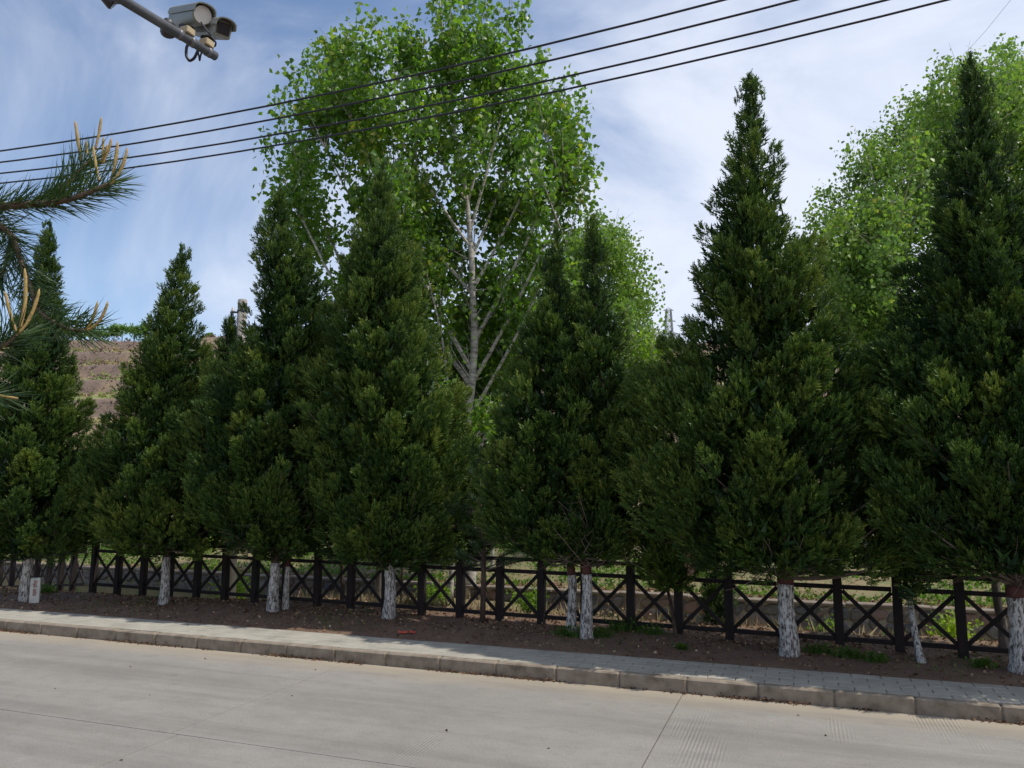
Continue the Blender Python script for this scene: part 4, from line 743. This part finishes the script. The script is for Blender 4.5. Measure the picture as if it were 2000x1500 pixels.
d_ = d + 7 * hnoise(s, d * 0.2, 0.035, 1); tf_ = np.clip((d_ - 82) / 95.0, 0, 1) * 7; fr = tf_ - np.floor(tf_); green = smoothstep(.1, .6, hnoise(s, d, .11, 6)); tn_ = np.where(fr > .58, .24, .66 + .32 * green); kp = np.where(fr > .58, .55, .40) > rng.random(n); x, y, tn_ = x[kp], y[kp], tn_[kp]
P = np.repeat(np.stack([x, y, ground(x, y)], 1), 4, 0) + rng.normal(0, .4, (len(x) * 4, 3)); v, f, t = scatter(LEAF2[0], LEAF2[1], P, rng.normal(0, .6, P.shape) + up, rng.uniform(.25, .65, len(P)), np.repeat(tn_, 4) + rng.normal(0, .09, len(P))); o = stuff(part('hill_scrub', v, f, M['scrub'], None, t)); o['label'] = 'dry scrub and grass on the terraced hill'

# ---------------------------------------------------------------- surveillance cameras on their mast arm
ZA = 6.0
ae = onz(421, 110, ZA); a1 = onz(240, 0, ZA); ad_ = (a1 - ae) / np.linalg.norm(a1 - ae); mast_xy = ae + ad_ * 4.3
mz = 1.42 if mast_xy[1] < 1.6 else 0.2
th = thing('camera_mast', 'grey steel mast with a long horizontal arm reaching in at top left', 'mast', (mast_xy[0], mast_xy[1], mz)); sA = dep(ae) / F
MB().tube([np.array([mast_xy[0], mast_xy[1], mz - .1]), np.array([mast_xy[0], mast_xy[1], 6.3])], [.10, .075], 14).out('mast', M['steel'], th, True)
MB().tube([mast_xy * [1, 1, 0] + up * ZA, ae - ad_ * 0], [.036, .031], 16).out('arm', M['steel'], th, True)
mb = MB()
for u in (.06, .20, .30): mb.tube([ae + ad_ * (u - .02), ae + ad_ * (u + .02)], .0345, 16)
mb.out('clamp_ring', M['steel'], th, True)
MB().tube([mast_xy * [1, 1, 0] + up * (mz - .02), mast_xy * [1, 1, 0] + up * (mz + .03)], .19, 16).out('base_plate', M['steel'], th)
def P6(zx, zy, dd=0.0): return ondep(190 + zx / 6.667, zy / 6.667, dep(ae) + dd)     # a point of the enlarged detail
def housing(label, A, B, w, h, front, hood):
    """camera housing: body along A (rear) -> B (front), hood overhanging"""
    d = B - A; l = np.linalg.norm(d); d /= l; r = np.cross(d, up); r /= np.linalg.norm(r); u = np.cross(r, d); th = thing('security_camera', label, 'camera', A - u * h * .5, 'surveillance cameras on the arm'); ax = (r, u, d)
    if front == 'disc':
        MB().tube([A, A + d * .02, B - d * .03, B], [w * .45, w * .5, w * .5, w * .48], 18).out('body', M['camwhite'], th, True); MB().tube([B + d * .001, B + d * .008], w * .45, 18).out('front_glass', M['camdisc'], th)
    else:
        MB().box((A + B) / 2, (w, h, l), ax, .012).out('body', M['camwhite'], th); MB().box(B + d * .004, (w * .72, h * .66, .012), ax, .003).out('front_glass', M['camglass'], th)
    mb = MB(); t_ = .008; n = 9; prof = [(w * .58 * math.cos(math.pi * k / (n - 1)), h * .10 + h * .52 * math.sin(math.pi * k / (n - 1)) ** .6) for k in range(n)]; rows_ = []
    for s in (0.02, l + hood): rows_ += [A + d * s + r * x + u * y for x, y in prof]
    for s in (0.02, l + hood): rows_ += [A + d * s + r * x * .94 + u * (y - t_) for x, y in prof]
    f = [(k, k + 1, n + k + 1, n + k) for k in range(n - 1)] + [(2 * n + k, 3 * n + k, 3 * n + k + 1, 2 * n + k + 1) for k in range(n - 1)] + [(n + k, n + k + 1, 3 * n + k + 1, 3 * n + k) for k in range(n - 1)] + [(k, 2 * n + k, 2 * n + k + 1, k + 1) for k in range(n - 1)] + [(0, n, 3 * n, 2 * n), (n - 1, 3 * n - 1, 4 * n - 1, 2 * n - 1)]
    mb.add(rows_, f); mb.out('sunshield', M['camwhite'], th); return th, d, r, u
pc = lambda zx, zy, dd: P6(zx, zy, dd)
A1, B1 = pc(1040, 245, .34), pc(1370, 195, -.02); A2, B2 = pc(1330, 375, .40), pc(1640, 375, .02)
t1, d1, r1, u1 = housing('left surveillance camera with round pale front on the mast arm', A1, B1, .135, .125, 'disc', .05)
t2, d2, r2, u2 = housing('right surveillance camera with dark square window on the mast arm', A2, B2, .125, .12, 'square', .06)
for tt, A, B, q, u in ((t1, A1, B1, ae + ad_ * .24, u1), (t2, A2, B2, ae + ad_ * .08, u2)):
    mid = A * .55 + B * .45 - u * .06; mb = MB(); mb.beam(mid - u * .02, q + up * .03, .035, .035); mb.box(mid - u * .012, (.07, .07, .025)); mb.out('bracket', M['camdark'], tt); MB().box(q + up * .05, (.075, .075, .05), None, .006).out('clamp', M['ochre'], tt)
def lamp(label, c, r, dirv):
    dirv = dirv / np.linalg.norm(dirv); th = thing('flash_lamp', label, 'lamp', c, 'flash lamps on the arm'); MB().tube([c - dirv * .10, c - dirv * .06, c, c + dirv * .01], [r * .45, r * .8, r, r * .98], 16).out('reflector', M['camdark'], th, True); MB().tube([c + dirv * .0105, c + dirv * .016], r * .9, 16).out('front_glass', M['camglass'], th)
    return th
la = lamp('dark round lamp slung under the mast arm behind the cameras', pc(930, 410, .06), .058, hd * .9 - rt * .3 - up * .25); q = ae + ad_ * .36; MB().beam(pc(930, 410, .06), q, .02, .02).out('bracket', M['camdark'], la)
lb2 = lamp('second dark lamp on the arm at the top edge of the photo', pc(200, 30, -.45), .05, hd * .5 + rt * .6 - up * .5); MB().beam(pc(200, 30, -.45), onz(245, 3, ZA), .02, .02).out('bracket', M['camdark'], lb2)
for lab, pts, r in (('thick black cable loop hanging below the mast arm', [(1195, 545, 0), (1160, 620, 0), (1155, 730, 0), (1200, 800, 0), (1265, 760, 0), (1310, 660, .02)], .010), ('small black cable loop right of the arm clamp', [(1350, 290, -.05), (1430, 400, -.05), (1500, 490, -.05), (1550, 560, -.03), (1530, 610, 0), (1460, 610, 0)], .006), ('short black cable end under the arm tip', [(1310, 660, 0), (1325, 740, 0), (1333, 800, 0), (1345, 720, 0), (1365, 670, 0)], .006)):
    P = np.array([pc(*p) for p in pts]); t = np.linspace(0, len(P) - 1, 24); Q = np.stack([np.interp(t, np.arange(len(P)), P[:, j]) for j in range(3)], 1); Q[1:-1] = (Q[:-2] + Q[1:-1] * 2 + Q[2:]) / 4; Q[1:-1] = (Q[:-2] + Q[1:-1] * 2 + Q[2:]) / 4
    tag(MB().tube(Q, r, 8).out('cable', M['cable'], None, True), lab, 'cable', 'cables on the mast arm')

# ---------------------------------------------------------------- near pine with candles at the left edge
DPN = 1.85
pp = lambda x, y, dd=0.0: ondep(x, y, DPN + dd)
foot = np.array([*(pp(-620, 700, .15)[:2]), 1.40]); th = thing('pine_tree', 'near pine branch with long needles and yellow candles at the left edge', 'tree', foot)
ttop = foot + up * 3.4; MB().tube([foot - up * .1, foot + up * 1.2, foot + up * 2.4, ttop], [.085, .07, .05, .02], 12, True, .1).out('trunk', M['pinebark'], th, True)
BR = [([(-620, 560, .15), (-300, 430, .08), (0, 402, 0), (92, 398, 0), (148, 386, -.02), (192, 368, -.03), (218, 358, -.03)], .0085, .2), ([(60, 400, 0), (108, 380, .02), (140, 350, .04), (156, 332, .05), (178, 310, .06)], .006, .1),
      ([(-300, 430, .08), (-60, 425, .05), (0, 440, .05), (24, 460, .05), (40, 508, .04), (58, 560, .03), (76, 612, .02), (132, 644, 0), (168, 645, -.02)], .0065, .3), ([(-620, 800, .1), (-250, 740, .02), (-60, 700, -.06), (10, 672, -.08), (34, 652, -.08)], .0075, .5), ([(-620, 820, .1), (-200, 790, .0), (-60, 778, -.1), (-12, 770, -.1)], .007, .6), ([(24, 460, .05), (10, 520, .07), (-10, 570, .08)], .004, .1)]
lbm = MB(); NP, ND = [], []
for pts, r, _ in BR:
    P = np.array([pp(*p) for p in pts]); P[:, :] = P; t = np.linspace(0, len(P) - 1, 30); Q = np.stack([np.interp(t, np.arange(len(P)), P[:, j]) for j in range(3)], 1); Q[1:-1] = (Q[:-2] + Q[1:-1] * 2 + Q[2:]) / 4; lbm.tube(Q, np.linspace(r * 1.5, r * .6, 30), 7, True, .1)
    seg = np.linalg.norm(np.diff(Q, axis=0), axis=1); cl = np.concatenate([[0], np.cumsum(seg)]); 
    for s in np.arange(0, cl[-1], .006):
        q = np.array([np.interp(s, cl, Q[:, j]) for j in range(3)]); d = (q - C0); x = 1000 + F * (d @ rt) / (d @ FW)
        if x < -140: continue
        k = min(np.searchsorted(cl, s), 28); dr = Q[k + 1] - Q[k]; dr /= np.linalg.norm(dr); NP.append(q); ND.append(dr)
lbm.out('branch', M['pinebark'], th, True)
NP, ND = np.array(NP), np.array(ND); nper = 6; A, B, Dn = basis(np.repeat(ND, nper, 0)); ph = rng.random(len(A)) * 6.283
dirn = Dn * rng.uniform(.45, .95, len(A))[:, None] + (A * np.cos(ph)[:, None] + B * np.sin(ph)[:, None]) * rng.uniform(.4, .8, len(A))[:, None] + up * .12
tn = np.array([(-.013, 0, 0), (.013, 0, 0), (.013, .02, .6), (-.013, .02, .6), (0, .06, 1.0), (0, -.012, 0), (0, .008, .6)], float); fn = np.array([(0, 5, 6), (0, 6, 3), (5, 1, 2), (5, 2, 6), (3, 6, 4), (6, 2, 4)])
v, f, t = scatter(tn, fn, np.repeat(NP, nper, 0) + rng.normal(0, .002, (len(A), 3)), dirn, rng.uniform(.07, .115, len(A)), rng.normal(.4, .18, len(A))); part('needles', v, f, M['needle'], th, t)
CD = [((160, 316, .05), (152, 280, .05), (147, 236, .05)), ((186, 292, .06), (194, 262, .06), (198, 229, .06)), ((171, 302, .05), (169, 288, .05), (168, 274, .05)), ((200, 312, .05), (201, 290, .05), (202, 268, .05)), ((196, 318, .05), (207, 300, .04), (210, 282, .04)), ((200, 320, .05), (212, 298, .05), (218, 270, .05)), ((194, 354, .0), (186, 322, .02), (182, 286, .03)), ((214, 362, -.03), (226, 326, -.03), (230, 276, -.03)), ((216, 360, -.03), (240, 336, -.03), (249, 288, -.03)),
      ((34, 652, -.08), (18, 618, -.09), (10, 568, -.09)), ((34, 652, -.08), (56, 600, -.08), (48, 524, -.08)), ((36, 652, -.08), (66, 620, -.07), (77, 564, -.07)), ((166, 646, -.02), (182, 630, -.02), (191, 588, -.02)), ((168, 646, -.02), (200, 634, -.02), (211, 588, -.02)), ((-14, 770, -.1), (14, 776, -.1), (36, 778, -.1))]
for c in CD:
    Pq = bez(pp(*c[0]), pp(*c[1]) * 1.0, pp(*c[2]), 14); l = np.linalg.norm(Pq[-1] - Pq[0]); rr = .0034 * min(1.25, .65 + l * 4) * np.concatenate([np.linspace(.8, 1.05, 10), [1.0, .95, .8, .25]]); MB().tube(Pq, rr, 9, True, .35).out('candle', M['candle'], th, True)
print('done', tris)
